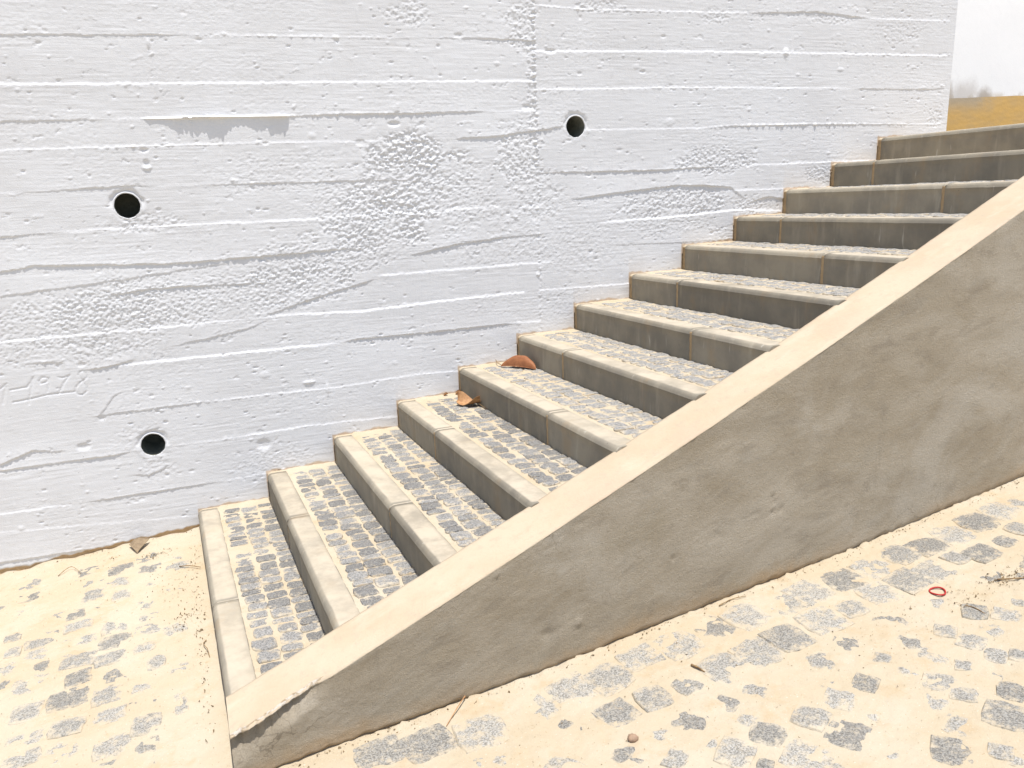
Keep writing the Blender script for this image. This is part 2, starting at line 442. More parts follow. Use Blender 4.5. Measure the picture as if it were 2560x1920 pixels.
# traced measures: joints (x, z, offset mm, fin mm), rough patches, scratches, street cobbles
JOINTS=[
 ('L1','L',[(-1.091, 2.269, 1.2, 0), (-0.525, 2.269, 1.6, 0), (0.11, 2.281, 1.2, 0.3), (0.331, 2.283, -0.4, 0.6), (0.694, 2.284, -0.3, 1.2), (1.018, 2.285, -0.4, 1.3), (1.341, 2.29, 0.2, 0.4), (1.638, 2.292, 1.6, 0.3), (1.917, 2.285, 2.6, 0.5)]),
 ('L2','L',[(-1.131, 2.061, -2, 0.6), (-0.558, 2.069, -2.2, 0.6), (-0.051, 2.071, -2.2, 1), (1.002, 2.08, -1.6, 0.5), (1.911, 2.085, -1.6, 0.6)]),
 ('L3','L',[(-1.161, 1.903, 1.8, 0), (-0.583, 1.915, 2.0, 0), (-0.268, 1.919, 1.4, 0.2), (-0.071, 1.919, -0.8, 0.5), (0.076, 1.921, -1, 1), (0.64, 1.924, 1.2, 1.0), (0.991, 1.93, 2.8, 1.6), (1.194, 1.929, 3.2, 1.0), (1.512, 1.934, 2.2, 0.3), (1.711, 1.933, -0.4, 0.4), (1.907, 1.935, -1.6, 0.4)]),
 ('L4','L',[(-1.186, 1.776, -1.0, 0.5), (-0.602, 1.796, -1.2, 0.5), (-0.037, 1.799, -1, 1.5), (0.136, 1.801, -1, 1.2), (0.59, 1.801, -0.8, 0.8), (0.98, 1.798, -0.8, 0.4), (1.185, 1.797, -0.4, 0.4)]),
 ('L5','L',[(-1.219, 1.605, 0.8, 0), (-0.631, 1.614, -0.6, 0.2), (-0.426, 1.615, 1.2, 0.2), (-0.116, 1.627, 2.4, 0.2), (0.026, 1.618, -0.5, 0.3), (0.254, 1.616, 0.5, 0.4), (0.458, 1.614, 1.5, 0.5), (0.687, 1.611, 1.6, 0.5), (0.965, 1.608, 1.8, 0.5), (1.193, 1.605, 0.5, 0.2)]),
 ('L6','L',[(-1.255, 1.413, 1.5, 0), (-0.662, 1.424, 2.0, 0), (-0.47, 1.43, 1.2, 0.2), (-0.372, 1.431, -0.8, 0.6), (-0.196, 1.435, -1.2, 1), (0.657, 1.431, -1.6, 0.8), (0.952, 1.434, -0.8, 1), (1.32, 1.441, -1.5, 0.8), (1.682, 1.44, -1.5, 0.5)]),
 ('L7','L',[(-1.293, 1.217, 2.2, 0), (-0.687, 1.271, 2.4, 0.2), (-0.548, 1.289, 3.0, 0.4), (0.065, 1.256, 3.8, 0.5), (0.641, 1.268, 4.2, 0.5), (0.796, 1.272, 2.5, 0.5), (0.939, 1.273, 0.4, 0.5)]),
 ('L8','F',[(-0.865, 1.133, 1.4, 0), (-0.704, 1.162, 1.6, 0), (-0.3, 1.189, 1.6, 0), (0.21, 1.234, 1.1, 0), (0.343, 1.244, 0, 0)]),
 ('L9','F',[(-0.317, 1.121, 0, 0), (-0.245, 1.134, 1.8, 0.4), (-0.058, 1.145, 3.0, 0.5), (0.088, 1.144, 2.6, 0.6), (0.429, 1.13, 1.6, 0.5), (0.563, 1.128, 0, 0)]),
 ('L9b','F',[(0.99, 1.12, 0, 0.3), (1.062, 1.125, -1.8, 0.4), (1.95, 1.124, -1.8, 0.6), (2.063, 1.125, 0, 0)]),
 ('L10','L',[(-1.348, 0.935, -1, 0.3), (-0.738, 0.956, -2.2, 0.5), (-0.046, 0.955, -2.0, 0.8), (0.163, 0.958, -1.4, 0.5), (0.351, 0.96, -0.2, 0.2), (0.555, 0.961, -1.6, 0.5), (0.913, 0.944, -2.4, 0.6), (1.336, 0.96, -2.6, 0.7), (1.81, 0.967, -1.8, 0.6)]),
 ('F1','F',[(1.189, 1.214, 0, 0), (1.261, 1.226, 3, 0), (1.444, 1.256, 3.4, 0), (1.724, 1.277, 2.0, 0), (1.916, 1.279, 1, 0), (1.993, 1.281, 0, 0)]),
 ('F2','F',[(0.389, 0.951, 0, 0), (0.489, 0.982, 1.5, 0.3), (0.659, 1.028, 2.6, 0.2), (0.948, 1.093, 3.0, 0), (1.01, 1.106, 0, 0)]),
 ('F2b','F',[(-0.035, 0.857, 0, 0), (0.152, 0.881, 2.2, 0.4), (0.346, 0.91, 2.0, 0.4), (0.467, 0.953, 0, 0)]),
 ('L11','L',[(-1.374, 0.795, 0, 0), (-0.765, 0.786, 0, 0), (-0.346, 0.79, 0, 0.3), (-0.213, 0.792, -2.2, 0.7), (0.197, 0.791, -2.6, 1.0), (0.613, 0.791, -2.4, 1.0), (0.796, 0.788, -0.5, 0.3), (0.881, 0.801, 2.8, 0.2), (1.25, 0.797, 3.6, 0.3), (1.706, 0.798, 2.8, 0.3), (1.809, 0.795, -0.8, 0.5), (1.942, 0.794, -1.5, 0.6), (2.127, 0.794, 2, 0.3)]),
 ('L12','L',[(-1.426, 0.528, 0, 0), (-0.807, 0.528, 0, 0), (-0.466, 0.558, 0, 0), (-0.361, 0.559, 1.6, 0.4), (0.017, 0.561, 1.2, 1.0), (0.192, 0.56, -0.8, 1.0), (0.575, 0.557, -1.2, 1.0), (0.776, 0.553, -1.0, 0.6), (1.185, 0.571, -1.0, 0.8), (1.44, 0.563, -1.6, 0.8)]),
 ('L13','L',[(-1.466, 0.318, 2, 0), (-0.836, 0.351, 2.6, 0.2), (-0.617, 0.35, 2.2, 0.2), (-0.346, 0.351, 2.6, 0.3), (-0.264, 0.355, 0.5, 0.2), (-0.108, 0.356, 0.4, 0.2), (0.108, 0.352, -0.8, 0.8), (0.582, 0.366, -1.4, 0.6), (0.867, 0.357, -1.2, 0.6), (1.069, 0.351, -1.2, 0.5)]),
 ('L14','L',[(-1.502, 0.132, -1, 0.3), (-0.87, 0.136, -1.6, 0.5), (-0.615, 0.134, -1.2, 0.5), (-0.439, 0.133, 1.4, 0.2), (-0.34, 0.132, 2.0, 0.2), (0.003, 0.132, 1.4, 0.4), (0.223, 0.134, -0.8, 0.5), (0.366, 0.139, -1.2, 0.5)]),
 ('L15','L',[(-1.518, 0.047, -0.6, 0.2), (-0.885, 0.046, -0.7, 0.3), (-0.016, -0.031, -0.6, 0.3)]),
 ('L16','F',[(-1.549, -0.115, 2, 0), (-0.91, -0.107, 2.4, 0.3), (-0.594, -0.112, 2.2, 0.3), (-0.299, -0.132, 1.2, 0.2), (-0.198, -0.133, 0, 0)]),
 ('F3','F',[(-1.0, 0.343, 2.5, 0), (-0.831, 0.379, 2.8, 0.2), (-0.689, 0.427, 3.4, 0.2), (-0.588, 0.408, 2.4, 0.2), (-0.541, 0.402, 0, 0)]),
 ('F4','F',[(-0.428, 0.519, 0, 0), (-0.368, 0.571, 1.2, 0), (-0.309, 0.643, 1.4, 0), (-0.277, 0.655, .8, 0), (-0.248, 0.659, 0, 0)]),
 ('F4b','F',[(-0.659, 0.842, 0, 0), (-0.609, 0.844, 1.4, 0), (-0.511, 0.833, 2.0, 0.3), (-0.486, 0.83, 0, 0)]),
 ('F4c','F',[(-0.424, 0.789, 0, 0), (-0.364, 0.788, 4.0, 0), (-0.258, 0.795, 5, 0), (-0.212, 0.81, 3, 0), (-0.184, 0.82, 0, 0)]),
 ('F6','F',[(-0.316, 0.238, 0, 0), (-0.208, 0.224, 1.6, 0), (-0.131, 0.245, 1.8, 0), (-0.098, 0.286, 0, 0)]),
 ('R1','R',[(1.965, 2.457, -0.6, 1), (2.006, 2.455, -1.2, 1), (2.23, 2.445, -0.6, 1.6), (2.951, 2.451, -1.0, 1.0), (3.246, 2.455, -0.8, 0.8), (3.384, 2.46, 2.2, 0.2), (3.754, 2.475, 2.4, 0.3), (4.08, 2.454, 1.6, 0.2), (4.179, 2.448, -1.4, 0.5), (4.773, 2.448, -0.8, 1.0)]),
 ('R2','R',[(1.952, 2.234, -2.4, 0.7), (2.957, 2.245, -2.2, 0.7), (3.494, 2.245, -1.8, 0.7), (4.759, 2.241, -1.4, 1.4)]),
 ('R3','R',[(1.938, 2.043, -1.6, 0.7), (2.371, 2.046, -1.4, 0.8), (2.777, 2.05, -1.0, 1.2), (3.505, 2.048, -1.2, 0.6), (4.028, 2.045, -0.6, 0.4), (4.217, 2.043, 1.4, 0.4), (4.608, 2.037, 1.8, 0.4), (4.783, 2.042, 0.8, 0.4)]),
 ('R4','R',[(2.232, 1.831, -1, 0.3), (2.968, 1.827, -0.8, 0.5), (3.202, 1.837, 1.6, 1.4), (3.386, 1.838, 0.6, 2.6), (3.882, 1.835, 1.2, 2.4), (4.301, 1.829, 0.6, 1.8), (4.725, 1.822, -0.8, 1.0)]),
 ('F5','F',[(1.462, 1.795, 0, 0), (1.508, 1.802, 2.0, 0), (1.697, 1.806, 3.4, 0.3), (1.843, 1.822, 3.6, 0.3), (1.981, 1.836, 3.2, 0.3), (2.078, 1.849, 2, 0.2), (2.138, 1.86, 0, 0)]),
 ('R5','R',[(1.944, 1.611, 0.8, 0.4), (2.073, 1.611, 1.8, 0.5), (2.372, 1.605, 3.0, 0.5), (2.742, 1.601, 3.2, 0.5), (2.974, 1.607, 1.8, 0.6), (3.253, 1.609, -0.5, 0.6), (3.467, 1.609, -1.6, 0.5), (3.936, 1.609, -1.4, 0.6)]),
 ('R6','F',[(2.119, 1.46, 0, 0), (2.188, 1.466, 2.0, 0), (2.471, 1.488, 3.2, 0.2), (2.818, 1.51, 3.6, 0.4), (3.01, 1.502, 4.2, 0.5), (3.181, 1.486, 3.6, 0.5), (3.263, 1.436, 1.6, 0.2), (3.305, 1.406, 0, 0)]),
 ('R6c','F',[(2.291, 1.319, 0, 0.3), (2.37, 1.326, -1.4, 0.5), (2.735, 1.329, -2.6, 1.0), (3.244, 1.349, -2.8, 1.2), (3.568, 1.328, -2, 0.8)]),
 ('R6b','R',[(1.939, 1.425, 0, 0), (2.187, 1.431, 0, 0), (3.117, 1.466, 0, 0), (3.239, 1.465, -1.4, 0.5), (3.935, 1.456, -1.4, 0.7)]),
 ('R7','R',[(1.933, 1.203, 0, 0), (2.265, 1.197, 0, 0), (2.549, 1.19, 0.7, 0.3), (2.868, 1.179, 0.7, 0.3)]),
 ('R8','R',[(1.912, 0.97, -1.4, 0.5), (2.508, 0.962, -1.6, 0.7)]),
 ('F7','F',[(3.32, 1.386, 0, 0), (3.378, 1.402, 3, 0.3), (3.465, 1.417, 3.5, 0.3), (3.585, 1.4, 3, 0.3), (3.646, 1.395, 0, 0)]),
]
PATCH=[
 (1.193,1.603,0.324,0.304,1.0,0.018),
 (1.052,1.388,0.343,0.184,1.0,0.016),
 (1.265,1.740,0.237,0.119,0.8,0.018),
 (1.839,1.684,0.176,0.147,1.0,0.017),
 (1.821,1.849,0.139,0.082,0.6,0.016),
 (0.140,1.093,0.821,0.146,0.62,0.012),
 (-0.395,1.045,0.579,0.150,0.55,0.012),
 (0.731,1.226,0.456,0.142,0.8,0.014),
 (-0.503,0.885,0.519,0.094,0.45,0.013),
 (0.639,1.091,0.326,0.122,0.55,0.014),
 (2.841,1.415,0.479,0.092,1.0,0.016),
 (3.083,1.647,0.342,0.104,0.95,0.014),
 (3.845,1.535,0.131,0.078,0.8,0.012),
 (2.735,1.294,0.417,0.093,0.5,0.015),
 (3.350,1.375,0.177,0.072,0.8,0.013),
 (3.212,1.196,0.176,0.097,0.5,0.015),
 (1.872,2.366,0.114,0.137,1.0,0.02),
 (1.267,2.407,0.123,0.073,0.8,0.016),
 (1.919,2.051,0.033,0.307,0.9,0.016),
 (2.326,2.468,0.169,0.036,0.8,0.015),
 (3.058,2.435,0.134,0.053,0.8,0.016),
 (3.815,2.443,0.302,0.035,0.6,0.014),
 (-0.048,1.449,0.175,0.064,0.75,0.016),
 (-0.113,1.480,0.085,0.073,0.6,0.014),
 (0.577,1.664,0.432,0.133,0.35,0.012),
 (1.927,1.512,0.217,0.151,0.7,0.024),
 (1.805,1.389,0.263,0.129,0.5,0.028),
 (1.659,1.225,0.332,0.108,0.45,0.02),
 (2.164,1.192,0.465,0.181,0.38,0.018),
 (2.059,0.905,0.151,0.139,0.3,0.016),
 (-0.276,0.919,0.281,0.096,0.6,0.022),
 (-0.253,0.436,0.125,0.081,0.4,0.016),
 (-0.149,0.252,0.111,0.083,0.5,0.018),
 (0.412,0.204,0.246,0.087,0.4,0.013),
 (4.763,1.874,0.076,0.100,0.7,0.012),
 (4.375,2.377,0.293,0.093,0.4,0.014),
 (0.344,1.910,0.973,0.109,0.1,0.012),
 (0.118,2.343,0.714,0.118,0.12,0.01),
 (1.425,1.512,0.338,0.270,0.55,0.016),
 (0.914,1.475,0.270,0.200,0.6,0.014),
]
SCR=[
  [(-0.773, 0.739), (-0.745, 0.761)] ,
  [(-0.748, 0.749), (-0.76, 0.709), (-0.772, 0.669)] ,
  [(-0.664, 0.734), (-0.648, 0.753), (-0.63, 0.78)] ,
  [(-0.63, 0.775), (-0.644, 0.735), (-0.657, 0.695), (-0.667, 0.654)] ,
  [(-0.572, 0.768), (-0.593, 0.775), (-0.609, 0.76), (-0.604, 0.745), (-0.582, 0.749), (-0.571, 0.764)] ,
  [(-0.57, 0.768), (-0.573, 0.735), (-0.582, 0.702)] ,
  [(-0.528, 0.767), (-0.511, 0.761), (-0.48, 0.77)] ,
  [(-0.48, 0.77), (-0.507, 0.739), (-0.526, 0.708), (-0.541, 0.684)] ,
  [(-0.409, 0.753), (-0.412, 0.77), (-0.422, 0.786), (-0.434, 0.781), (-0.441, 0.768), (-0.434, 0.745), (-0.424, 0.723), (-0.416, 0.702), (-0.418, 0.685), (-0.439, 0.67), (-0.457, 0.673), (-0.466, 0.692), (-0.459, 0.712), (-0.441, 0.731), (-0.423, 0.739), (-0.409, 0.753)] ,
  [(-0.732, 0.73), (-0.663, 0.736)] ,
  [(-0.731, 0.671), (-0.654, 0.678), (-0.58, 0.689), (-0.47, 0.688)] ,
]
STONES=[
 (-0.466,-0.514,0.107,0.141,0,'a'),
 (-0.348,-0.588,0.089,0.120,0,'a'),
 (-0.594,-0.321,0.104,0.077,1,'a'),
 (-0.473,-0.380,0.102,0.075,1,'a'),
 (-0.225,-0.555,0.074,0.053,1,'a'),
 (-0.526,-0.676,0.087,0.098,0,'a'),
 (-0.612,-0.639,0.095,0.082,1,'a'),
 (-0.440,-0.636,0.048,0.067,0,'a'),
 (-0.778,-0.521,0.081,0.086,1,'a'),
 (-0.750,-0.743,0.069,0.077,0,'a'),
 (-0.632,-0.829,0.142,0.135,0,'a'),
 (-0.504,-0.786,0.130,0.092,0,'a'),
 (-0.349,-0.880,0.127,0.134,0,'a'),
 (-0.222,-0.979,0.124,0.128,0,'a'),
 (-0.206,-0.873,0.128,0.075,1,'a'),
 (-0.488,-0.955,0.153,0.170,0,'a'),
 (-0.348,-1.013,0.137,0.125,0,'a'),
 (-0.236,-1.132,0.091,0.079,0,'a'),
 (-0.730,-0.877,0.066,0.087,0,'a'),
 (-0.628,-0.950,0.123,0.112,1,'a'),
 (-0.476,-1.091,0.140,0.118,0,'a'),
 (-0.358,-1.142,0.131,0.103,0,'a'),
 (-0.193,-1.270,0.074,0.110,0,'a'),
 (-0.737,-1.010,0.078,0.121,0,'a'),
 (-0.614,-1.058,0.070,0.093,1,'a'),
 (-0.339,-1.267,0.120,0.120,1,'a'),
 (-0.631,-1.177,0.141,0.161,0,'a'),
 (-0.463,-1.229,0.100,0.122,0,'a'),
 (-0.353,-1.404,0.114,0.133,0,'a'),
 (-0.240,-1.415,0.096,0.089,1,'a'),
 (-0.731,-1.120,0.055,0.076,0,'a'),
 (-0.615,-1.368,0.114,0.133,0,'a'),
 (-0.483,-1.350,0.154,0.147,0,'a'),
 (-0.226,-1.529,0.123,0.094,1,'a'),
 (-0.338,-1.545,0.115,0.112,0,'a'),
 (-0.469,-1.539,0.121,0.111,0,'a'),
 (-0.217,-1.662,0.106,0.125,0,'a'),
 (-0.109,-1.595,0.042,0.152,0,'a'),
 (-0.592,-1.536,0.138,0.100,1,'a'),
 (-0.318,-1.724,0.126,0.137,0,'a'),
 (-0.465,-1.678,0.126,0.139,0,'a'),
 (-0.589,-1.652,0.126,0.103,0,'a'),
 (-0.307,-1.823,0.099,0.051,1,'a'),
 (-0.164,-1.894,0.060,0.066,0,'a'),
 (-0.214,-1.782,0.084,0.106,1,'a'),
 (-0.113,-1.353,0.079,0.070,1,'a'),
 (0.451,-2.178,0.165,0.135,0,'b'),
 (0.597,-2.200,0.152,0.151,0,'b'),
 (0.762,-2.227,0.168,0.169,0,'b'),
 (0.946,-2.190,0.131,0.182,1,'b'),
 (1.101,-2.167,0.150,0.192,0,'b'),
 (1.231,-2.168,0.140,0.196,0,'b'),
 (1.378,-2.116,0.128,0.162,0,'b'),
 (1.533,-2.117,0.146,0.190,0,'b'),
 (1.172,-2.337,0.111,0.143,0,'b'),
 (1.304,-2.329,0.097,0.148,0,'b'),
 (1.437,-2.319,0.104,0.112,0,'b'),
 (0.892,-2.370,0.098,0.086,1,'c'),
 (0.776,-2.373,0.039,0.070,1,'c'),
 (1.346,-2.488,0.073,0.113,1,'c'),
 (1.059,-2.382,0.084,0.075,1,'c'),
 (1.227,-2.480,0.072,0.065,1,'c'),
 (1.219,-2.602,0.083,0.067,0,'c'),
 (0.714,-2.349,0.039,0.028,1,'c'),
 (1.009,-2.313,0.045,0.031,1,'c'),
 (1.698,-2.081,0.137,0.151,1,'b'),
 (1.834,-2.086,0.138,0.223,0,'b'),
 (2.015,-2.075,0.140,0.212,1,'b'),
 (2.136,-2.065,0.124,0.233,0,'b'),
 (2.307,-2.054,0.155,0.233,0,'b'),
 (2.466,-2.046,0.137,0.185,0,'b'),
 (2.623,-2.020,0.115,0.206,0,'b'),
 (2.756,-2.030,0.109,0.199,0,'b'),
 (2.904,-2.014,0.122,0.224,0,'b'),
 (3.065,-1.990,0.130,0.240,0,'b'),
 (3.228,-1.970,0.113,0.252,0,'b'),
 (3.348,-1.957,0.063,0.173,0,'b'),
 (1.595,-2.308,0.142,0.202,0,'b'),
 (1.735,-2.290,0.139,0.193,0,'b'),
 (1.875,-2.270,0.130,0.173,0,'b'),
 (2.048,-2.239,0.155,0.197,0,'b'),
 (2.186,-2.231,0.095,0.137,0,'b'),
 (2.344,-2.191,0.143,0.171,0,'b'),
 (2.496,-2.188,0.137,0.161,0,'b'),
 (2.629,-2.190,0.126,0.179,0,'b'),
 (2.763,-2.159,0.076,0.108,0,'b'),
 (2.871,-2.187,0.110,0.151,0,'b'),
 (3.018,-2.165,0.065,0.132,0,'b'),
 (3.146,-2.122,0.078,0.124,0,'b'),
 (1.475,-2.455,0.094,0.104,1,'c'),
 (1.599,-2.451,0.095,0.101,1,'c'),
 (1.347,-2.480,0.097,0.113,1,'c'),
 (1.497,-2.565,0.081,0.060,1,'c'),
 (1.510,-2.639,0.148,0.093,0,'c'),
 (1.381,-2.662,0.141,0.101,0,'c'),
 (1.357,-2.601,0.070,0.056,1,'c'),
 (1.238,-2.598,0.106,0.060,1,'c'),
 (1.422,-2.741,0.057,0.026,0,'c'),
 (1.663,-2.639,0.131,0.092,0,'c'),
 (1.794,-2.615,0.124,0.090,0,'c'),
 (1.815,-2.533,0.049,0.052,1,'c'),
 (1.707,-2.746,0.149,0.117,0,'c'),
 (1.544,-2.767,0.150,0.121,0,'c'),
 (1.917,-2.590,0.097,0.078,0,'c'),
 (1.890,-2.423,0.093,0.094,1,'c'),
 (2.021,-2.389,0.095,0.110,1,'c'),
 (2.060,-2.510,0.076,0.057,1,'c'),
 (2.196,-2.491,0.113,0.060,1,'c'),
 (2.219,-2.570,0.160,0.087,1,'c'),
 (2.346,-2.498,0.108,0.063,0,'c'),
 (2.370,-2.581,0.121,0.091,0,'c'),
 (2.521,-2.461,0.094,0.087,0,'c'),
 (2.586,-2.529,0.102,0.097,0,'c'),
 (2.480,-2.568,0.111,0.071,1,'c'),
 (2.244,-2.667,0.063,0.056,0,'c'),
 (2.116,-2.692,0.104,0.113,0,'c'),
 (2.128,-2.765,0.074,0.076,0,'c'),
 (2.077,-2.602,0.083,0.054,1,'c'),
 (2.020,-2.758,0.083,0.089,1,'c'),
 (2.271,-2.751,0.042,0.054,1,'c'),
 (2.251,-2.824,0.073,0.102,0,'c'),
 (2.367,-2.676,0.083,0.067,0,'c'),
 (2.426,-2.710,0.048,0.096,0,'c'),
 (2.002,-2.867,0.114,0.083,0,'c'),
 (2.149,-2.898,0.123,0.141,0,'c'),
 (1.897,-2.934,0.106,0.125,0,'c'),
 (2.008,-2.994,0.046,0.119,0,'c'),
 (1.748,-2.869,0.052,0.055,1,'c'),
 (2.460,-2.344,0.098,0.092,1,'c'),
 (1.818,-2.716,0.041,0.031,1,'c'),
 (2.688,-2.496,0.041,0.056,1,'c'),
 (2.013,-3.040,0.037,0.055,0,'c'),
]

# ------------------------------------------------------------------ ground: one sand sheet, cobbles set in it
def spaced(parts):
    out = [parts[0][0]]
    for a, b, s in parts:
        n = max(1, int(round((b - a) / s)))
        out += list(a + (b - a) * np.arange(1, n + 1) / n)
    return np.array(out)


def sand_noise(x, y):
    h = 0.0034 * perlin(x / .11, y / .11, 3) + 0.0026 * perlin(x / .042, y / .042, 4) + 0.0020 * perlin(x / .021, y / .021, 5)
    return h


gx = spaced([(-60, -8, 4.0), (-8, -1.3, .2), (-1.3, 3.95, .0078), (3.95, 8, .1), (8, 60, 4.0)])
gy = spaced([(-60, -9, 4.0), (-9, -3.5, .15), (-3.5, 0.03, .0075)])
GX, GY = np.meshgrid(gx, gy, indexing='ij')
near = (sstep(-3.0, -1.7, GX) * sstep(6, 4, GX) * sstep(-5, -3.8, GY))
GZ = zg(GX, GY) + sand_noise(GX, GY) * near
dpar = (par_in(GX) - PT) - GY                                # distance in front of the parapet's foot
GZ += np.where((GX > .03) & (dpar > 0), .010 * np.exp(-dpar / .018) * np.clip(.2 + 1.6 * perlin(GX / .06, GY * 0, 21), -.5, 1.2), 0)
GZ += np.where(GX < .1, .012 * np.exp(GY / .03) * perlin(GX / .09, GX * 0 + 3, 22), 0)
GV = np.stack([GX, GY, GZ], -1).reshape(-1, 3)
GF = grid_faces(len(gx), len(gy))
cx, cy = GV[GF].mean(1)[:, 0], GV[GF].mean(1)[:, 1]
under = (cx > .16) & (cy > par_in(cx) - PT + .06) & (cx < 30)
GV, GF, _ = compact(GV, GF[~under])
ground = add('ground', mesh_np('ground', GV, GF), M_SAND, kind='structure')
tag(ground, 'pale sand-covered ground with half-buried granite cobbles')

# cobble shapes, shared by all the stones
COB = []
for k in range(14):
    r = np.random.default_rng(50 + k)
    n = 12
    th = 2 * np.pi * (np.arange(n) + .5) / n
    e = r.uniform(4.5, 10)
    rad = 1 / (np.abs(np.cos(th)) ** e + np.abs(np.sin(th)) ** e) ** (1 / e) * r.uniform(.91, 1.04, n)
    ring = np.c_[rad * np.cos(th), rad * np.sin(th)]
    v = [(p[0], p[1], -.045) for p in ring] + [(p[0], p[1], -.0045) for p in ring]
    v += [(p[0] * .94, p[1] * .94, -.0006 + r.uniform(-.0018, .0014)) for p in ring]
    v += [(p[0] * .5, p[1] * .5, .0004 + r.uniform(-.0022, .0022)) for p in ring[::2]]
    me = bpy.data.meshes.new('cobble')
    f = []
    for i in range(n):
        j = (i + 1) % n
        f += [(i, j, n + j, n + i), (n + i, n + j, 2 * n + j, 2 * n + i)]
    for i in range(0, n, 2):
        a = 3 * n + i // 2; b = 3 * n + ((i // 2 + 1) % (n // 2))
        f += [(2 * n + i, 2 * n + i + 1, a), (2 * n + i + 1, 2 * n + (i + 2) % n, b, a)]
    f.append(tuple(3 * n + i for i in range(n // 2)))
    me.from_pydata(v, [], f)
    me.update()
    attr(me, 'rim', [1.0] * (2 * n) + [.8] * n + [0.0] * (n // 2))
    COB.append(me)
COB2 = [m.copy() for m in COB]
for m in COB: m.materials.append(M_GRAN)
for m in COB2: m.materials.append(M_GRAN2)


def cobble(parent, x, y, z, sx, sy, rz, tilt=(0, 0), kind=COB):
    o = bpy.data.objects.new('cobble', random.choice(kind))
    col.objects.link(o)
    o.parent = parent
    o.location = (x, y, z)
    o.rotation_euler = (Matrix.Rotation(tilt[0] + random.uniform(-.02, .02), 3, 'X') @ Matrix.Rotation(tilt[1] + random.uniform(-.02, .02), 3, 'Y') @ Matrix.Rotation(rz, 3, 'Z')).to_euler()
    o.scale = (sx / 2, sy / 2, 1)
    return o


for (x, y, sx, sy, buried, kind) in STONES:
    if kind == 'c':
        rz = math.radians(random.uniform(28, 46)); s = math.sqrt(sx * sy) * .98
        sx, sy = s * random.uniform(.9, 1.15), s * random.uniform(.9, 1.15)
    elif kind == 'b':
        rz = math.radians(random.uniform(-2, 14)); s = math.sqrt(sx * sy) * 1.0
        sx, sy = s * random.uniform(.95, 1.1), s * random.uniform(.92, 1.08)
    else:
        rz = math.radians(random.uniform(-7, 7)); sx, sy = sx * .97, sy * .93
    sx, sy = min(max(sx, .05), .165), min(max(sy, .05), .165)
    gxs = float(zg(x + .05, y) - zg(x - .05, y)) / .1; gys = float(zg(x, y + .05) - zg(x, y - .05)) / .1
    z = float(zg(x, y)) + (random.uniform(-.0012, .0004) if buried else random.choice((.0012, .0022, .0034, .0046, .0062)) - (.0014 if kind == 'a' else 0))
    cobble(ground, x, y, z, sx, sy, rz, (math.atan(gys), -math.atan(gxs)), COB2)

# more stones, nearly lost under the sand
taken = [(q[0], q[1]) for q in STONES]
fill = []
for gi in range(-60, 60):
    for gj in range(-60, 60):
        for area, (ang, pit, x0, y0) in enumerate(((38, .142, 1.8, -2.7), (0, .128, -.5, -1.0))):
            ca, sa = math.cos(math.radians(ang)), math.sin(math.radians(ang))
            u, v = gi * pit + random.uniform(-.012, .012), gj * pit + random.uniform(-.012, .012) + (.5 * pit if gi % 2 and area else 0)
            x, y = x0 + u * ca - v * sa, y0 + u * sa + v * ca
            if area == 0 and not (-.1 < x < 4.2 and -3.5 < y < par_in(x) - PT - .30): continue
            if area == 1 and not (-2.0 < x < -.08 and -2.6 < y < -.22): continue
            if min((x - a) ** 2 + (y - b) ** 2 for a, b in taken) < (.118 if area == 0 else .108) ** 2: continue
            if random.random() < .12: continue
            taken.append((x, y))
            fill.append((x, y, ang))
fill.sort(key=lambda q: (q[0] < -1.0 or q[0] > 3.6 or q[1] < -3.1, (q[0] - .4) ** 2 + (q[1] + 3.4) ** 2))
SUNK = [[], [], 0]
for i, (x, y, ang) in enumerate(fill):
    gxs = float(zg(x + .05, y) - zg(x - .05, y)) / .1; gys = float(zg(x, y + .05) - zg(x, y - .05)) / .1
    z = float(zg(x, y)) + random.uniform(-.0022, .0012)
    sx, sy, rz = random.uniform(.095, .125), random.uniform(.095, .125), math.radians(ang + random.uniform(-8, 8))
    if i < 300 - len(STONES):
        cobble(ground, x, y, z, sx, sy, rz, (math.atan(gys), -math.atan(gxs)), COB2)
    else:
        me = random.choice(COB2)
        mw = Matrix.Translation((x, y, z)) @ (Matrix.Rotation(math.atan(gys), 4, 'X') @ Matrix.Rotation(-math.atan(gxs), 4, 'Y') @ Matrix.Rotation(rz, 4, 'Z')) @ Matrix.Diagonal((sx / 2, sy / 2, 1, 1))
        SUNK[0] += [tuple(mw @ v.co) for v in me.vertices]
        SUNK[1] += [tuple(q + SUNK[2] for q in p.vertices) for p in me.polygons]
        SUNK[2] += len(me.vertices)
if SUNK[2]:
    me = bpy.data.meshes.new('sunken_cobbles'); me.from_pydata(SUNK[0], [], SUNK[1]); me.update()
    attr(me, 'rim', np.tile([1.0] * 24 + [.8] * 12 + [0.0] * 6, SUNK[2] // 42))
    add('sunken_cobbles', me, M_GRAN2, ground, kind='stuff')
print('cobbles', len(STONES), len(fill))

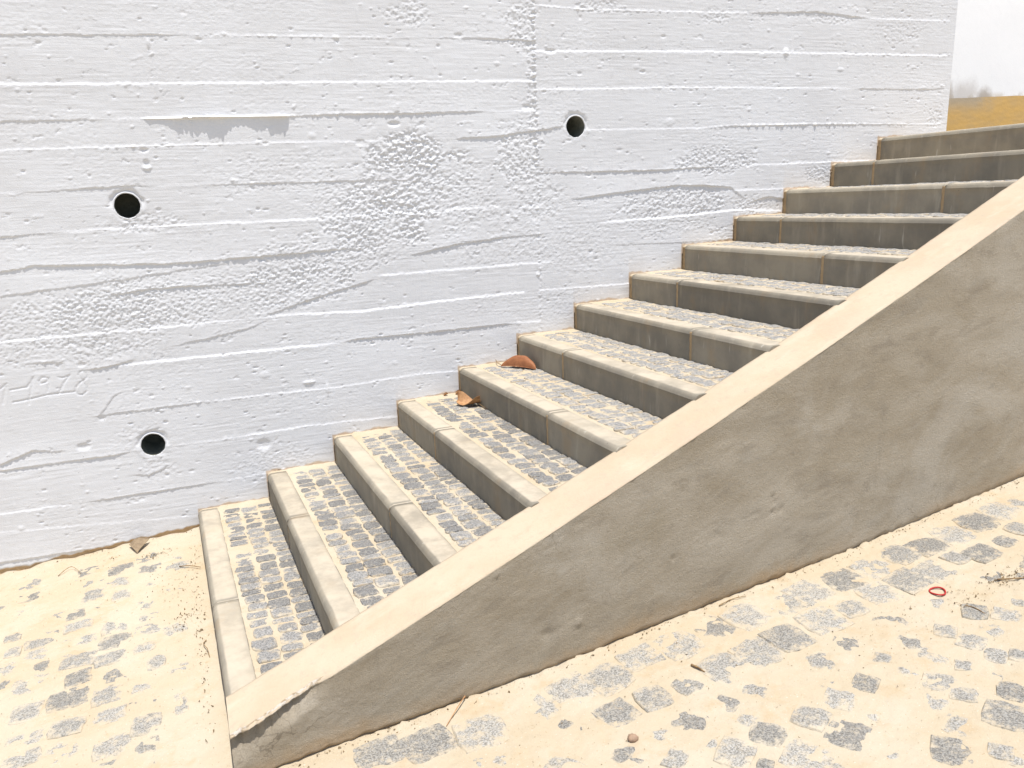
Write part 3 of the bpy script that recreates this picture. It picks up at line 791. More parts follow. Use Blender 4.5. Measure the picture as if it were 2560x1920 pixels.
# ------------------------------------------------------------------ the board-marked white wall
wall = empty('concrete_wall', (0, 0, 0))
tag(wall, 'white painted board-marked concrete wall rising behind the stairs', 'wall')
wx = spaced([(-5, -1.12, .035), (-1.12, 2.4, .0052), (2.4, WALL_END, .0062)])
wz = spaced([(-.45, -.24, .03), (-.24, 2.70, .0039), (2.70, 3.7, .03)])
WX, WZ = np.meshgrid(wx, wz, indexing='ij')
SEAM = 1.936
H = np.zeros_like(WX)
H += .0010 * perlin(WX / .5, WZ / .3, 31) + .00032 * perlin(WX / .05, WZ / .03, 32)
lowm = sstep(-.15, .45, perlin(WX / .55, WZ / .22, 33))
fine = perlin(WX / .016, WZ / .011, 34)
H += (.00016 + .00050 * lowm) * fine
H += (.00020 + .00030 * sstep(-.2, .4, perlin(WX / .7, WZ / .12, 26))) * (perlin(WX / .22, WZ / .0085, 35) + .7 * perlin(WX / .1 + 4, WZ / .016, 25))                 # wood grain of the boards

rag = np.clip(.30 + 1.2 * perlin(wx / .021, wx * 0, 41) + .9 * perlin(wx / .009, wx * 0, 42), 0, 2.2)
jig = .0018 * perlin(wx / .07, wx * 0 + .5, 43) + .0022 * perlin(wx / .013, wx * 0 + .2, 44)
jmap = {}
for ji, (nm, sec, pts) in enumerate(JOINTS):
    px = np.array([p[0] for p in pts]); order = np.argsort(px)
    px = px[order]
    pz, pd, pf = (np.array([p[i] for p in pts])[order] for i in (1, 2, 3))
    zj = np.interp(wx, px, pz)
    jmap[nm] = zj
    d = np.interp(wx, px, pd) * .001
    fn = np.interp(wx, px, pf) * .0020
    wob = 1 + .45 * perlin(wx / .15, wx * 0 + ji, 45) + .55 * perlin(wx / .012, wx * 0 + ji, 29)
    d = d * wob * np.where(d < 0, 2.0, 1.75)
    if sec == 'L': win = (wx < SEAM) & ((wx <= px[-1] + .03) | (px[-1] > 1.85))
    elif sec == 'R': win = (wx > SEAM) & (wx >= px[0] - .02) & (wx < WALL_END - .05)
    else: win = (wx >= px[0]) & (wx <= px[-1])
    zj2 = zj + jig * (1.6 if sec == 'F' else 1)
    DZ = WZ - zj2[:, None]
    lam = .05
    w = win[:, None].astype(float)
    pos = d[:, None] > 0
    soft = np.where(pos, .0012, .0032)
    H += w * .5 * d[:, None] * np.tanh(DZ / soft) * np.exp(-np.abs(DZ) / lam)
    sg = np.where(DZ > 0, .0065, .0034)
    H += w * fn[:, None] * (.2 + 1.0 * np.roll(rag, 137 * ji) ** 1.3)[:, None] * np.exp(-(DZ / sg) ** 2)

# the slab of cement that leaked out of one joint and overhangs it
lx = [-.01, .0, .013, .06, .09, .137, .19, .25, .29, .33, .372, .378, .44, .504, .551, .594, .623, .640, .645]
lp = [0, .0025, .0039, .0034, .0044, .0099, .0112, .0142, .0135, .0138, .0112, .0063, .0066, .008, .0099, .0119, .0105, .0075, 0]
led = 1.45 * np.interp(wx, lx, lp, 0, 0) * (1 + .16 * perlin(wx / .022, wx * 0, 46) + .16 * perlin(wx / .009, wx * 0, 47))
DZ = WZ - (jmap['L3'] + .001 + .0018 * perlin(wx / .06, wx * 0, 28) + .0012 * perlin(wx / .02, wx * 0, 27))[:, None]
H += led[:, None] * np.where(DZ > 0, np.clip(1 - (DZ - .0006) / .0034, 0, 1), np.where(DZ > -.0022, 1, 0))

# honeycombed patches
FR = {}
for s in (.010, .012, .014, .016, .018, .022, .028):
    s2 = s * .60
    a = perlin(WX / s2, WZ / s2, int(s * 1e4)); b = perlin(WX / s2 * .45 + 7, WZ / s2 * .5, int(s * 2e4))
    FR[s] = .0028 * (np.abs(a) * 1.3 - .35) + .0017 * a + .0028 * b
wobn = perlin(WX / .12, WZ / .07, 48); wobf = perlin(WX / .035, WZ / .03, 49)
for (x, z, rx, rz, a, s) in PATCH:
    s = min(FR, key=lambda q: abs(q - s))
    r = np.sqrt(((WX - x) / rx) ** 2 + ((WZ - z) / rz) ** 2) + .38 * wobn + .16 * wobf
    m = sstep(1.05, .55, r) * a
    H += m * (FR[s] * 1.05 - .0008)

# flaked spots and splashes with sharp edges
fl = perlin(WX / .042, WZ / .024, 36) + .45 * perlin(WX / .013, WZ / .009, 37)
fm = .25 + .75 * sstep(-.1, .5, perlin(WX / .45, WZ / .3, 38))
fm = .12 + .88 * sstep(.15, .6, perlin(WX / .45, WZ / .3, 38))
H -= .0020 * fm * sstep(.80, .86, fl)
H += .0013 * fm * sstep(.84, .90, -fl)
fl = perlin(WX / .12, WZ / .055, 39) + .5 * perlin(WX / .03, WZ / .02, 40) + .25 * perlin(WX / .011, WZ / .009, 30)
H -= .0016 * sstep(.80, .84, fl)
H += .0010 * sstep(.80, .86, -fl)

# the vertical seam between two pours
sx_ = SEAM + .006 * perlin(wz / .12, wz * 0, 51) + .004 * perlin(wz / .03, wz * 0, 52)
DX = WX - sx_[None, :]
sm = sstep(.62, .85, WZ) * (1 - .6 * sstep(1.75, 1.55, WZ))
H += sm * .0055 * np.exp(-(DX / .009) ** 2) * np.clip(.6 + perlin(WX / .02, WZ / .014, 53) * 1.4, 0, 2)
H += sm * .0035 * np.tanh(DX / .004) * np.exp(-np.abs(DX) / .05)


def blob(x, z, rx, rz, a, jag=0.0):
    i0, i1 = np.searchsorted(wx, [x - 2.6 * rx, x + 2.6 * rx]); j0, j1 = np.searchsorted(wz, [z - 2.6 * rz, z + 2.6 * rz])
    if i1 <= i0 or j1 <= j0: return
    X, Z = WX[i0:i1, j0:j1], WZ[i0:i1, j0:j1]
    r2 = ((X - x) / rx) ** 2 + ((Z - z) / rz) ** 2
    H[i0:i1, j0:j1] += a * np.exp(-r2 ** 2.2)


for _ in range(1700):                                          # blow holes, blisters, drips of paint
    x, z = rng.uniform(-1.1, WALL_END), rng.uniform(-.2, 2.68)
    t = rng.random()
    s = rng.gamma(2.0, .0014) + .0032
    if t < .45: blob(x, z, s * rng.uniform(.8, 1.6), s * rng.uniform(.6, 1.1), rng.uniform(.0008, .0026))
    elif t < .85: blob(x, z, s * rng.uniform(.8, 2.0), s * rng.uniform(.6, 1.2), -rng.uniform(.0012, .0045))
    else: blob(x, z, .004, rng.uniform(.01, .03), rng.uniform(.0006, .0018))
for (x, z, rx, rz, a) in [(.36, .30, .035, .025, -.006), (2.03, 2.235, .03, .010, -.006), (-.02, 1.72, .012, .02, -.006), (-.02, 1.705, .018, .010, .006),
                          (.055, 2.245, .006, .02, .005), (.71, .555, .008, .035, .004), (.62, .60, .03, .008, .005), (-.47, .415, .03, .016, -.005),
                          (1.89, 1.955, .03, .014, -.004), (3.55, 2.25, .02, .02, .006), (1.16, 1.88, .03, .012, -.006)]:
    blob(x, z, rx, rz, a)

# figures scratched into a smooth patch while it was wet
patchm = sstep(-.36, -.48, WX + .25 * (WZ - .6)) * sstep(.42, .50, WZ) * sstep(.80, .74, WZ)
H *= (1 - .55 * patchm)
for pl in SCR:
    for (x0, z0), (x1, z1) in zip(pl[:-1], pl[1:]):
        i0, i1 = np.searchsorted(wx, [min(x0, x1) - .02, max(x0, x1) + .02]); j0, j1 = np.searchsorted(wz, [min(z0, z1) - .02, max(z0, z1) + .02])
        if i1 <= i0: continue
        X, Z = WX[i0:i1, j0:j1], WZ[i0:i1, j0:j1]
        L2 = (x1 - x0) ** 2 + (z1 - z0) ** 2 + 1e-9
        t = np.clip(((X - x0) * (x1 - x0) + (Z - z0) * (z1 - z0)) / L2, 0, 1)
        dd = np.hypot(X - x0 - t * (x1 - x0), Z - z0 - t * (z1 - z0))
        sub = H[i0:i1, j0:j1]
        cut = -.0024 * np.exp(-(dd / .0042) ** 2) + .0008 * np.exp(-((dd - .009) / .004) ** 2)
        H[i0:i1, j0:j1] = np.where(dd < .02, np.minimum(sub, sub * .4 + cut), sub)

HOLES = [(-.126, 1.537), (2.172, 1.850), (-.164, .377)]
HR = .0545
rh = np.min([np.hypot(WX - a, WZ - b) for a, b in HOLES], axis=0)
for (a, b), dep in zip(HOLES, (.007, .006, .006)):
    r = np.hypot(WX - a, WZ - b); up = sstep(-.02, .03, WZ - b)
    rr = r + .010 * perlin(WX / .03, WZ / .03, 55)
    H += -dep * up * sstep(HR + .03, HR + .012, rr)           # broken collar above the hole
    H += .0015 * (1 - up) * np.exp(-((rr - HR - .018) / .012) ** 2) * (.4 + perlin(WX / .03, WZ / .02, 56))
H *= sstep(HR - .002, HR + .006, rh) * .75 + .25

# paint ends raggedly just above the ground and the treads
stair_floor = np.where(WX < -.002, zg(WX, 0 * WX), RI * np.clip(np.floor((WX + .003) / GO), 0, NST - 1))
above = WZ - stair_floor
nd = perlin(WX / .11, WZ * 0, 61) + .6 * perlin(WX / .03, WZ / .03, 62)
dirt = np.where(WX < 0, sstep(.022, .012, above + .012 * nd - .004 * (WX + .4)), sstep(.014, .003, above + .011 * nd) * .75)
fade = sstep(.12, .0, above + .04 * nd) * np.where(WX < 0, .05, .13) * sstep(-.2, .5, perlin(WX / .25, WZ * 0 + 5, 63))
# soil mortared into the angle beside each riser
nearx = np.abs(((WX + .012) / GO) - np.round((WX + .012) / GO)) * GO
dirt = np.clip(np.maximum(dirt, fade), 0, 1)
H -= np.where(WX < 0, .006 * sstep(.02, .012, above + .012 * nd), 0)

WV = np.stack([WX, -H, WZ], -1).reshape(-1, 3)
WF = grid_faces(len(wx), len(wz))
c = WV[WF].mean(1)
rc = np.min([np.hypot(c[:, 0] - a, c[:, 2] - b) for a, b in HOLES], axis=0)
keep = (rc > HR + .003) & ~((c[:, 0] > .03) & (c[:, 2] < RI * np.minimum(np.floor(c[:, 0] / GO), NST - 1) - .05)) & (c[:, 2] > zg(c[:, 0], 0 * c[:, 0]) - .12)
WF, c = WF[keep], c[keep]
ZL = np.array([np.interp(c[:, 0], wx, jmap[k]) for k in ('L1', 'L2', 'L3', 'L4', 'L5', 'L6', 'L7', 'L10', 'L11', 'L12', 'L13', 'L14', 'L15')])
ZR = np.array([np.interp(c[:, 0], wx, jmap[k]) for k in ('R1', 'R2', 'R3', 'R4', 'R5', 'R6b', 'R7', 'R8')])
course = np.where(c[:, 0] < SEAM, (ZL > c[:, 2]).sum(0), 100 + (ZR > c[:, 2]).sum(0))
dflat = dirt.ravel()
for k in np.unique(course):
    v, f, used = compact(WV, WF[course == k])
    f = f[:, ::1]
    me = mesh_np('board_course', v, f)
    attr(me, 'dirt', dflat[used])
    add('board_course', me, M_PAINT, wall)
# the wall's body behind its face, and its end
bm = bmesh.new()


def bm_box(bm, x0, x1, y0, y1, z0, z1):
    vs = [bm.verts.new(p) for p in ((x0, y0, z0), (x1, y0, z0), (x1, y1, z0), (x0, y1, z0), (x0, y0, z1), (x1, y0, z1), (x1, y1, z1), (x0, y1, z1))]
    for q in ((0, 3, 2, 1), (4, 5, 6, 7), (0, 1, 5, 4), (1, 2, 6, 5), (2, 3, 7, 6), (3, 0, 4, 7)):
        bm.faces.new([vs[i] for i in q])


def bm_mesh(bm, name, smooth=False):
    bmesh.ops.recalc_face_normals(bm, faces=bm.faces)
    me = bpy.data.meshes.new(name); bm.to_mesh(me); bm.free()
    if smooth:
        for p in me.polygons: p.use_smooth = True
    return me


# end face (a strip of grid that closes the wall's free edge) and back and top
ez = np.arange(1.2, 3.7, .02)
ey = np.linspace(0, .32, 14)
EY, EZ = np.meshgrid(ey, ez, indexing='ij')
EX = WALL_END + .004 * perlin(EY / .07, EZ / .07, 71) + .002 * perlin(EY / .02, EZ / .02, 72) - .004
EX[0] = WALL_END
EYY = EY.copy(); EYY[0] = -np.interp(ez, wz, H[-1])
add('end_face', mesh_np('end_face', np.stack([EX, EYY, EZ], -1).reshape(-1, 3), grid_faces(len(ey), len(ez))), M_PAINT, wall)
bm = bmesh.new(); bm_box(bm, -5, WALL_END - .02, .32, .33, -.45, 3.69); bm_box(bm, -5, WALL_END - .004, .0, .33, 3.69, 3.705)
add('wall_back', bm_mesh(bm, 'wall_back'), M_PAINT, wall)

for a, b in HOLES:
    n = 48
    th = 2 * np.pi * np.arange(n) / n
    prof = [(HR + .0090, .003), (HR + .0070, .0006), (HR + .0018, .0008), (HR + .0016, .005)]
    jr = .0022 * perlin(np.cos(th) * 3, np.sin(th) * 3 + a, 81)
    v = [(a + (r + jr[i]) * math.cos(t), y, b + (r + jr[i]) * math.sin(t)) for (r, y) in prof for i, t in enumerate(th)]
    f = [(i * n + j, i * n + (j + 1) % n, (i + 1) * n + (j + 1) % n, (i + 1) * n + j) for i in range(len(prof) - 1) for j in range(n)]
    rim = add('drain_pipe', mesh_np('drain_pipe', v, f), M_PAINT, wall)
    tag(rim, 'round drain hole with a dark pipe behind its white rim')
    prof = [(HR + .0045, .004), (HR + .0045, .22), (.001, .22)]
    v = [(a + r * math.cos(t), y, b + r * math.sin(t)) for (r, y) in prof for t in th]
    f = [(i * n + j, i * n + (j + 1) % n, (i + 1) * n + (j + 1) % n, (i + 1) * n + j) for i in range(len(prof) - 1) for j in range(n)]
    add('pipe_bore', mesh_np('pipe_bore', v, f), M_PIPE, rim)

# ------------------------------------------------------------------ stairs
stairs = empty('staircase', (0, 0, 0))
tag(stairs, 'outdoor staircase with concrete kerb nosings and cobbled sandy treads', 'stairs')
KW = .099
PROF = [(.0, -.20), (.0, -.060), (.0002, -.0265), (-.0026, -.0240), (-.0008, -.0215), (.0012, -.0155), (.0045, -.0095), (.009, -.005), (.0145, -.0018), (.021, 0.0),
        (.045, .0003), (.072, .0), (KW - .004, -.0006), (KW, -.004), (KW, -.20)]


def kerb_block(n, y0, y1, parent):
    """y0 > y1: from the wall side towards the parapet"""
    ny = max(3, int((y0 - y1) / .035))
    ys = np.linspace(y0, y1, ny)
    v = []
    for i, y in enumerate(ys):
        e = .0004 if i in (0, ny - 1) else 0
        for k, (u, w) in enumerate(PROF):
            j = .0006 * perlin(np.array([y / .09 + k * .3]), np.array([n * 3.1 + k]), 91)[0]
            nick = 0
            if 3 <= k <= 8:
                q = perlin(np.array([y / .028]), np.array([n * 7.7]), 92)[0]
                nick = max(0, q - .42) * .010
            v.append((nose_x(n, y) + u + j + nick + (e if k < 3 else 0), y, step_z(n, y) + w + j * .8 - nick * .5 - (e if 8 < k < 13 else 0)))
    m = len(PROF)
    f = [(i * m + k, i * m + k + 1, (i + 1) * m + k + 1, (i + 1) * m + k) for i in range(ny - 1) for k in range(m - 1)]
    me = bpy.data.meshes.new('kerb_block')
    me.from_pydata(v, [], f + [tuple(range(m))[::-1], tuple(range((ny - 1) * m, ny * m))])
    me.update()
    for p in me.polygons: p.use_smooth = len(p.vertices) == 4
    return add('kerb_block', me, M_KERB, parent)


def mortar(n, y0, y1, parent, proud=-.002):
    ny = max(3, int((y0 - y1) / .006)); ys = np.linspace(y0, y1, ny)
    zs = np.r_[np.linspace(-.18, -.012, 22), -.005]
    v = []
    for y in ys:
        for k, w in enumerate(zs):
            j = .0018 * perlin(np.array([y / .02 + 3]), np.array([w / .02 + n * 5]), 93)[0]
            v.append((nose_x(n, y) - proud + j + (.008 if k == len(zs) - 1 else 0), y, step_z(n, y) + w))
        v.append((nose_x(n, y) + .022, y, step_z(n, y) - .0006)); v.append((nose_x(n, y) + KW, y, step_z(n, y) - .0006))
    m = len(zs) + 2
    f = grid_faces(ny, m)
    me = mesh_np('mortar_joint', v, f[:, ::-1])
    me.materials.append(M_MORT); me.materials.append(M_KERB if abs(y0) > .05 else M_SAND)
    me.polygons.foreach_set('material_index', np.tile((np.arange(m - 1) >= m - 4).astype(np.int32), ny - 1))
    return add('mortar_joint', me, None, parent)


JOINT_Y = {1: [-1.156], 2: [-.74], 3: [-1.19], 4: [-.68], 5: [-1.173], 6: [-.588], 7: [-1.17], 8: [-.504], 9: [-1.172], 10: [-.427], 11: [-1.172], 12: [-.346, -1.4], 13: [-1.2]}
FAR = [[], []]
cob_n = 0
for n in range(1, NST + 1):
    xm = GO * (n - 1)
    yend = par_in(xm + .1) - .03
    x1 = xm + GO + .03 if n < NST else xm + 5.0
    # the bed of sand: the tread behind the kerb
    st = .0095 if n <= 5 else .014
    us = np.arange(KW - .006, (x1 - xm) + st, st) if n < NST else np.r_[np.arange(.09, .5, .02), np.arange(.5, 5, .15)]
    ys = np.arange(.02, yend - .06 - st, -st) if n < NST else np.arange(.0, -2.0, -.05)
    U, Y = np.meshgrid(us, ys, indexing='ij')
    X = xm - SKEW * Y + U
    s0 = sand_noise(X * 1.3 + n * 7.1, Y * 1.3)
    edge = np.exp(-(np.abs(Y) / .05)) + np.exp(-np.abs(Y - par_in(X)) / .05)
    Z = step_z(n, Y) - .0022 + s0 * .8 + .006 * edge - .0015 * sstep(.14, .10, U)
    Z = np.where(U < KW + .004, np.minimum(Z, step_z(n, Y) - .0008), Z)
    step = add('step', mesh_np('step', np.stack([X, Y, Z], -1).reshape(-1, 3), grid_faces(len(us), len(ys))[:, ::-1]), M_SAND, stairs)
    # kerb blocks with mortared joints
    cuts = [-.016 if n < 2 else -.030] + [j for j in JOINT_Y[n]] + [yend]
    jw = .0035 if n == 1 else (.0055 if n < 4 else .0085)
    for a, b in zip(cuts[:-1], cuts[1:]):
        kerb_block(n, a - (jw if a != cuts[0] else 0), b + (jw if b != cuts[-1] else 0), step)
    for j in JOINT_Y[n]:
        mortar(n, j + jw + .0008, j - jw - .0008, step, -.0010 if n > 1 else -.002)
    mortar(n, .012, cuts[0] + .001, step, -.004)
    # three rows of granite setts
    if n < 12:
        rows = [(KW + .014 + .0415, .080), (KW + .014 + .128, .084), (KW + .014 + .211, .076)]
        for r_i, (u, wd) in enumerate(rows):
            y = -.05 - random.uniform(0, .04)
            while y > par_in(xm + u) + .035:
                ln = random.choice((.05, .062, .07, .076, .084, .095)) * random.uniform(.93, 1.07)
                yc = y - ln / 2
                uu = u + random.uniform(-.006, .006)
                x = xm - SKEW * yc + uu
                bury = 1 - abs(yc) / 1.9
                z = float(step_z(n, yc)) + random.uniform(.0010, .0058) - .0030 * bury
                if random.random() < .10: z -= .0025
                if n <= 4:
                    cobble(step, x, yc, z, wd + random.uniform(-.012, .006), ln - random.uniform(.004, .009), random.uniform(-.1, .1), (-CROSS, 0)); cob_n += 1
                else:
                    me = random.choice(COB)
                    vv = np.array([v.co[:] for v in me.vertices]) * (wd / 2, (ln - .010) / 2, 1)
                    a = random.uniform(-.1, .1)
                    vv = np.c_[vv[:, 0] * math.cos(a) - vv[:, 1] * math.sin(a) + x, vv[:, 0] * math.sin(a) + vv[:, 1] * math.cos(a) + yc, vv[:, 2] + z]
                    base = sum(len(q) for q in FAR[0])
                    FAR[0].append(vv); FAR[1] += [tuple(i + base for i in p.vertices) for p in me.polygons]
                y -= ln
me = bpy.data.meshes.new('far_cobbles')
print('tread cobbles', cob_n, len(FAR[0]))
me.from_pydata(np.concatenate(FAR[0]).tolist(), [], FAR[1]); me.update()
attr(me, 'rim', np.tile([1.0] * 24 + [.8] * 12 + [0.0] * 6, len(FAR[0])))
add('far_cobbles', me, M_GRAN, stairs, kind='stuff')

# ------------------------------------------------------------------ the sloping parapet along the street side
parapet = empty('stair_parapet', (0.04, -2.0, 0))
tag(parapet, 'low sloping cement-rendered parapet with cream coping and a broken lower corner', 'parapet')
PX0, PX1 = .040, 6.0
px = spaced([(PX0, .42, .004), (.42, 4.1, .010), (4.1, PX1, .05)])


def chip(x):      # how far the outer arris is broken back
    return np.clip(sstep(.355, .27, x) * (.017 + .022 * perlin(x / .09, x * 0, 101) + .010 * perlin(x / .023, x * 0, 102) + .005 * perlin(x / .009, x * 0, 108)), 0, .05)


edge_n = .0018 * perlin(px / .08, px * 0, 103) + .0016 * perlin(px / .022, px * 0, 104)
topz = par_top(px) + .0014 * perlin(px / .25, px * 0, 105)
sl = np.polyval(np.polyder(_tp), px)
# coping: across from the inner arris to the outer arris
nv = 17
vv = np.linspace(0, 1, nv)
CV = np.zeros((len(px), nv + 2, 3))
for j in range(nv + 2):
    if j == 0: off, dz = 0.0, -.16
    elif j == nv + 1: off, dz = None, None
    else:
        t = vv[j - 1]
        off = .002 + t * (PT - .004)
    if j <= nv:
        y = par_in(px) - off
        if j > 0:
            t = vv[j - 1]
            dz = -.004 * np.exp(-t / .02) + .0010 * perlin(px / .12, px * 0 + t * 2.2, 106) + .0006 * perlin(px / .03, px * 0 + t * 7, 107)
            y = y + np.where(t > .5, chip(px) * sstep(.72, 1.0, t), 0) + (edge_n if t in (0, 1) else 0)
            dz = dz - np.where(t > .8, .25 * chip(px) * sstep(.85, 1, t), 0)
        CV[:, j] = np.c_[px, y, topz + dz]
CV[:, nv + 1] = CV[:, nv] + np.c_[0 * px, -.0022 - 0 * px, -.005 + 0 * px]
add('coping', mesh_np('coping', CV.reshape(-1, 3), grid_faces(len(px), nv + 2)[:, ::-1]), M_COPE, parapet).parent = parapet
# rendered side: from the arris down into the ground
nr = 90
fv = np.r_[0, .004, .009, .016, np.linspace(.026, 1, nr - 4)]
FX = np.repeat(px[:, None], nr, 1)
foot = zg(px, par_in(px) - PT) - .10
FZ = CV[:, nv + 1, 2][:, None] * (1 - fv) + foot[:, None] * fv
depth = CV[:, nv + 1, 2][:, None] - FZ
outy = (par_in(px) - PT)[:, None]
ch = chip(px)[:, None]
disp = .0030 * perlin(FX / .30, FZ / .14, 111) + .0007 * perlin((FX + FZ * .4) / .09, (FZ - FX * .4) / .03, 112) + .0006 * perlin(FX / .022, FZ / .015, 113)
disp *= sstep(0, .03, depth)
rec = ch * .95 + (.022 * sstep(.32, .20, FX)) * sstep(.0, .004, depth)
bottom = .030 + .035 * sstep(.28, .05, FX) + .010 * perlin(FX / .06, FX * 0, 114)
FYY = outy + disp + rec * sstep(bottom + .035, .002, depth)
hg = FZ - (foot + .10)[:, None]
FYY += .010 * sstep(.012, -.004, hg + .010 * perlin(FX / .05, FX * 0, 115))        # hollow where the render stops at the ground
FYY[:, 0] = CV[:, nv + 1, 1]; FZ[:, 0] = CV[:, nv + 1, 2]
for (x, z, r, a) in [(2.06, .41, .010, .006), (2.065, .385, .012, .006), (2.06, .345, .012, .007), (2.105, .35, .012, .006), (1.60, .27, .010, .005), (1.2, .13, .016, -.006), (1.08, .12, .02, .006), (.9, .39, .008, -.005)]:
    FYY += a * np.exp(-(((FX - x) / r) ** 2 + ((FZ - z) / r) ** 2))
face = mesh_np('rendered_side', np.stack([FX, FYY, FZ], -1).reshape(-1, 3), grid_faces(len(px), nr)[:, ::-1])
dn = perlin(FX / .2, FX * 0, 116) + .5 * perlin(FX / .04, FZ / .04, 117)
attr(face, 'dirt', (sstep(.085, .0, hg + .04 * dn) * .85 * sstep(-.5, .4, perlin(FX / .5, FX * 0, 118))).ravel())
add('rendered_side', face, M_REND, parapet)
# broken arris: crumbly pale plaster between coping and side
bx = px[px < .37]
k = len(bx)
BR = np.zeros((k, 6, 3))
for j, t in enumerate(np.linspace(0, 1, 6)):
    p = CV[:k, nv - 1] * (1 - t) + (CV[:k, nv + 1]) * t
    bul = math.sin(math.pi * t)
    r = perlin(bx / .02, bx * 0 + t * 3, 119) * .0035 + .0025
    am = sstep(.365, .30, bx)
    BR[:, j] = p + np.c_[0 * bx, -.002 * bul * am + r * bul * am * -.4, (.0010 + r * bul * .5) * am - .002 * (1 - am)]
add('broken_edge', mesh_np('broken_edge', BR.reshape(-1, 3), grid_faces(k, 6)[:, ::-1]), M_BROK, parapet)
# lower end
ev = [tuple(CV[0, j]) for j in range(1, nv + 1)] + [tuple(p) for p in np.stack([FX, FYY, FZ], -1)[0]]
ev.append((PX0, par_in(PX0) + .01, float(foot[0])))
me = bpy.data.meshes.new('end_cap'); me.from_pydata([(x - .0005, y, z) for x, y, z in ev], [], [tuple(range(len(ev)))]); me.update()
add('end_cap', me, M_KERB, parapet)
for ch_ in parapet.children:
    ch_.matrix_parent_inverse = parapet.matrix_basis.inverted()

# ------------------------------------------------------------------ wall further back with an ochre base band
back = empty('plastered_wall', (4.5, 1.2, 1.7))
tag(back, 'bright white plastered wall with ochre base band beyond the stairs', 'wall')


def back_grid(name, z_lo, z_hi, y, mat):
    xs = np.r_[np.arange(3.2, 5.6, .1), np.arange(5.6, 8.0, .02), np.arange(8.0, 14, .2)]
    t = np.linspace(0, 1, 90)
    X = np.repeat(xs[:, None], 90, 1)
    Z = z_lo(xs)[:, None] * (1 - t) + z_hi(xs)[:, None] * t
    Y = y + .10 * (Z - 1.7) + .0015 * perlin(X / .4, Z / .3, 121) + .0007 * perlin(X / .05, Z / .03, 122)
    o = add(name, mesh_np(name, np.stack([X, Y, Z], -1).reshape(-1, 3), grid_faces(len(xs), 90)), mat, back)
    o.matrix_parent_inverse = back.matrix_basis.inverted()
    return o


band_top = lambda x: 1.93 + .0225 * x + .003 * perlin(x / .2, x * 0, 123)
back_grid('plaster', lambda x: band_top(x) - .01, lambda x: 4.6 + 0 * x, 1.2, M_BACK)
back_grid('base_band', lambda x: 1.55 + 0 * x, band_top, 1.186, M_OCHRE)

# ------------------------------------------------------------------ small things lying about
def tube(name, pts, r, mat, seg=6, taper=0.6):
    pts = [Vector(p) for p in pts]
    fine = []
    for i in range(len(pts) - 1):
        p0, p1, p2, p3 = pts[max(i - 1, 0)], pts[i], pts[i + 1], pts[min(i + 2, len(pts) - 1)]
        for t in np.linspace(0, 1, 6, endpoint=False):
            fine.append(.5 * ((2 * p1) + (p2 - p0) * t + (2 * p0 - 5 * p1 + 4 * p2 - p3) * t * t + (3 * p1 - p0 - 3 * p2 + p3) * t ** 3))
    fine.append(pts[-1])
    v, f = [], []
    for i, p in enumerate(fine):
        d = (fine[min(i + 1, len(fine) - 1)] - fine[max(i - 1, 0)]).normalized()
        a = d.cross(Vector((0, 0, 1)) if abs(d.z) < .9 else Vector((1, 0, 0))).normalized(); b = d.cross(a)
        rr = r * (1 - (1 - taper) * i / len(fine)) * (1 + .15 * math.sin(i * 1.7))
        v += [tuple(p + rr * (math.cos(2 * math.pi * k / seg) * a + math.sin(2 * math.pi * k / seg) * b)) for k in range(seg)]
    for i in range(len(fine) - 1):
        f += [(i * seg + k, i * seg + (k + 1) % seg, (i + 1) * seg + (k + 1) % seg, (i + 1) * seg + k) for k in range(seg)]
    f += [tuple(range(seg))[::-1], tuple(range((len(fine) - 1) * seg, len(fine) * seg))]
    me = bpy.data.meshes.new(name); me.from_pydata(v, [], f); me.update()
    for p in me.polygons: p.use_smooth = True
    me.materials.append(mat)
    return me


def sheet(name, P, mat, th=.0009):
    """leaf blade from an (nu,nv,3) array, given a little thickness"""
    nu, nv = P.shape[:2]
    du = np.gradient(P, axis=0); dv = np.gradient(P, axis=1)
    nn = np.cross(du, dv); nn /= np.linalg.norm(nn, axis=2, keepdims=True) + 1e-9
    A = (P + nn * th / 2).reshape(-1, 3); B = (P - nn * th / 2).reshape(-1, 3)
    f = grid_faces(nu, nv); m = nu * nv
    F = [tuple(q) for q in f] + [tuple(q[::-1] + m) for q in f]
    rim = [i * nv for i in range(nu)] + [(nu - 1) * nv + j for j in range(1, nv)] + [i * nv + nv - 1 for i in range(nu - 2, -1, -1)] + list(range(nv - 2, 0, -1))
    for a, b in zip(rim, rim[1:] + rim[:1]): F.append((a, b, b + m, a + m))
    me = bpy.data.meshes.new(name); me.from_pydata(np.r_[A, B].tolist(), [], F); me.update()
    for p in me.polygons: p.use_smooth = len(p.vertices) == 4
    me.materials.append(mat)
    return me


# large leaf bowed up against a riser
A, B = np.array([1.640, -.128, .5905]), np.array([1.768, -.318, .599])
t = np.linspace(0.0, 1, 34)[:, None]; s = np.linspace(0, 1, 22)[None, :]
wv = .082 * np.clip(np.sin(np.pi * np.clip(t, 0.004, .996)) ** .62, 0, 1) * (1 - .12 * t)
ang = s * 2.35 + .18
ax = (B - A) / np.linalg.norm(B - A)
back_d = np.array([.83, .56, 0]); back_d -= ax * back_d.dot(ax); back_d /= np.linalg.norm(back_d)
rad = wv / 1.35
up_ = rad * (np.sin(ang - .15) + .12) * 1.0
bk = rad * (1 - np.cos(ang)) * .55
ripple = .0022 * np.sin(t * 19 + s * 3) * s
P = A + (B - A) * (t[..., None]) + np.array([0, 0, 1.]) * (up_ + ripple)[..., None] + back_d * (bk - .004)[..., None]
leaf = empty('dry_leaf', (1.70, -.22, .60))
tag(leaf, 'large curled rust-brown dry leaf leaning against a riser', 'leaf', 'dry leaves')
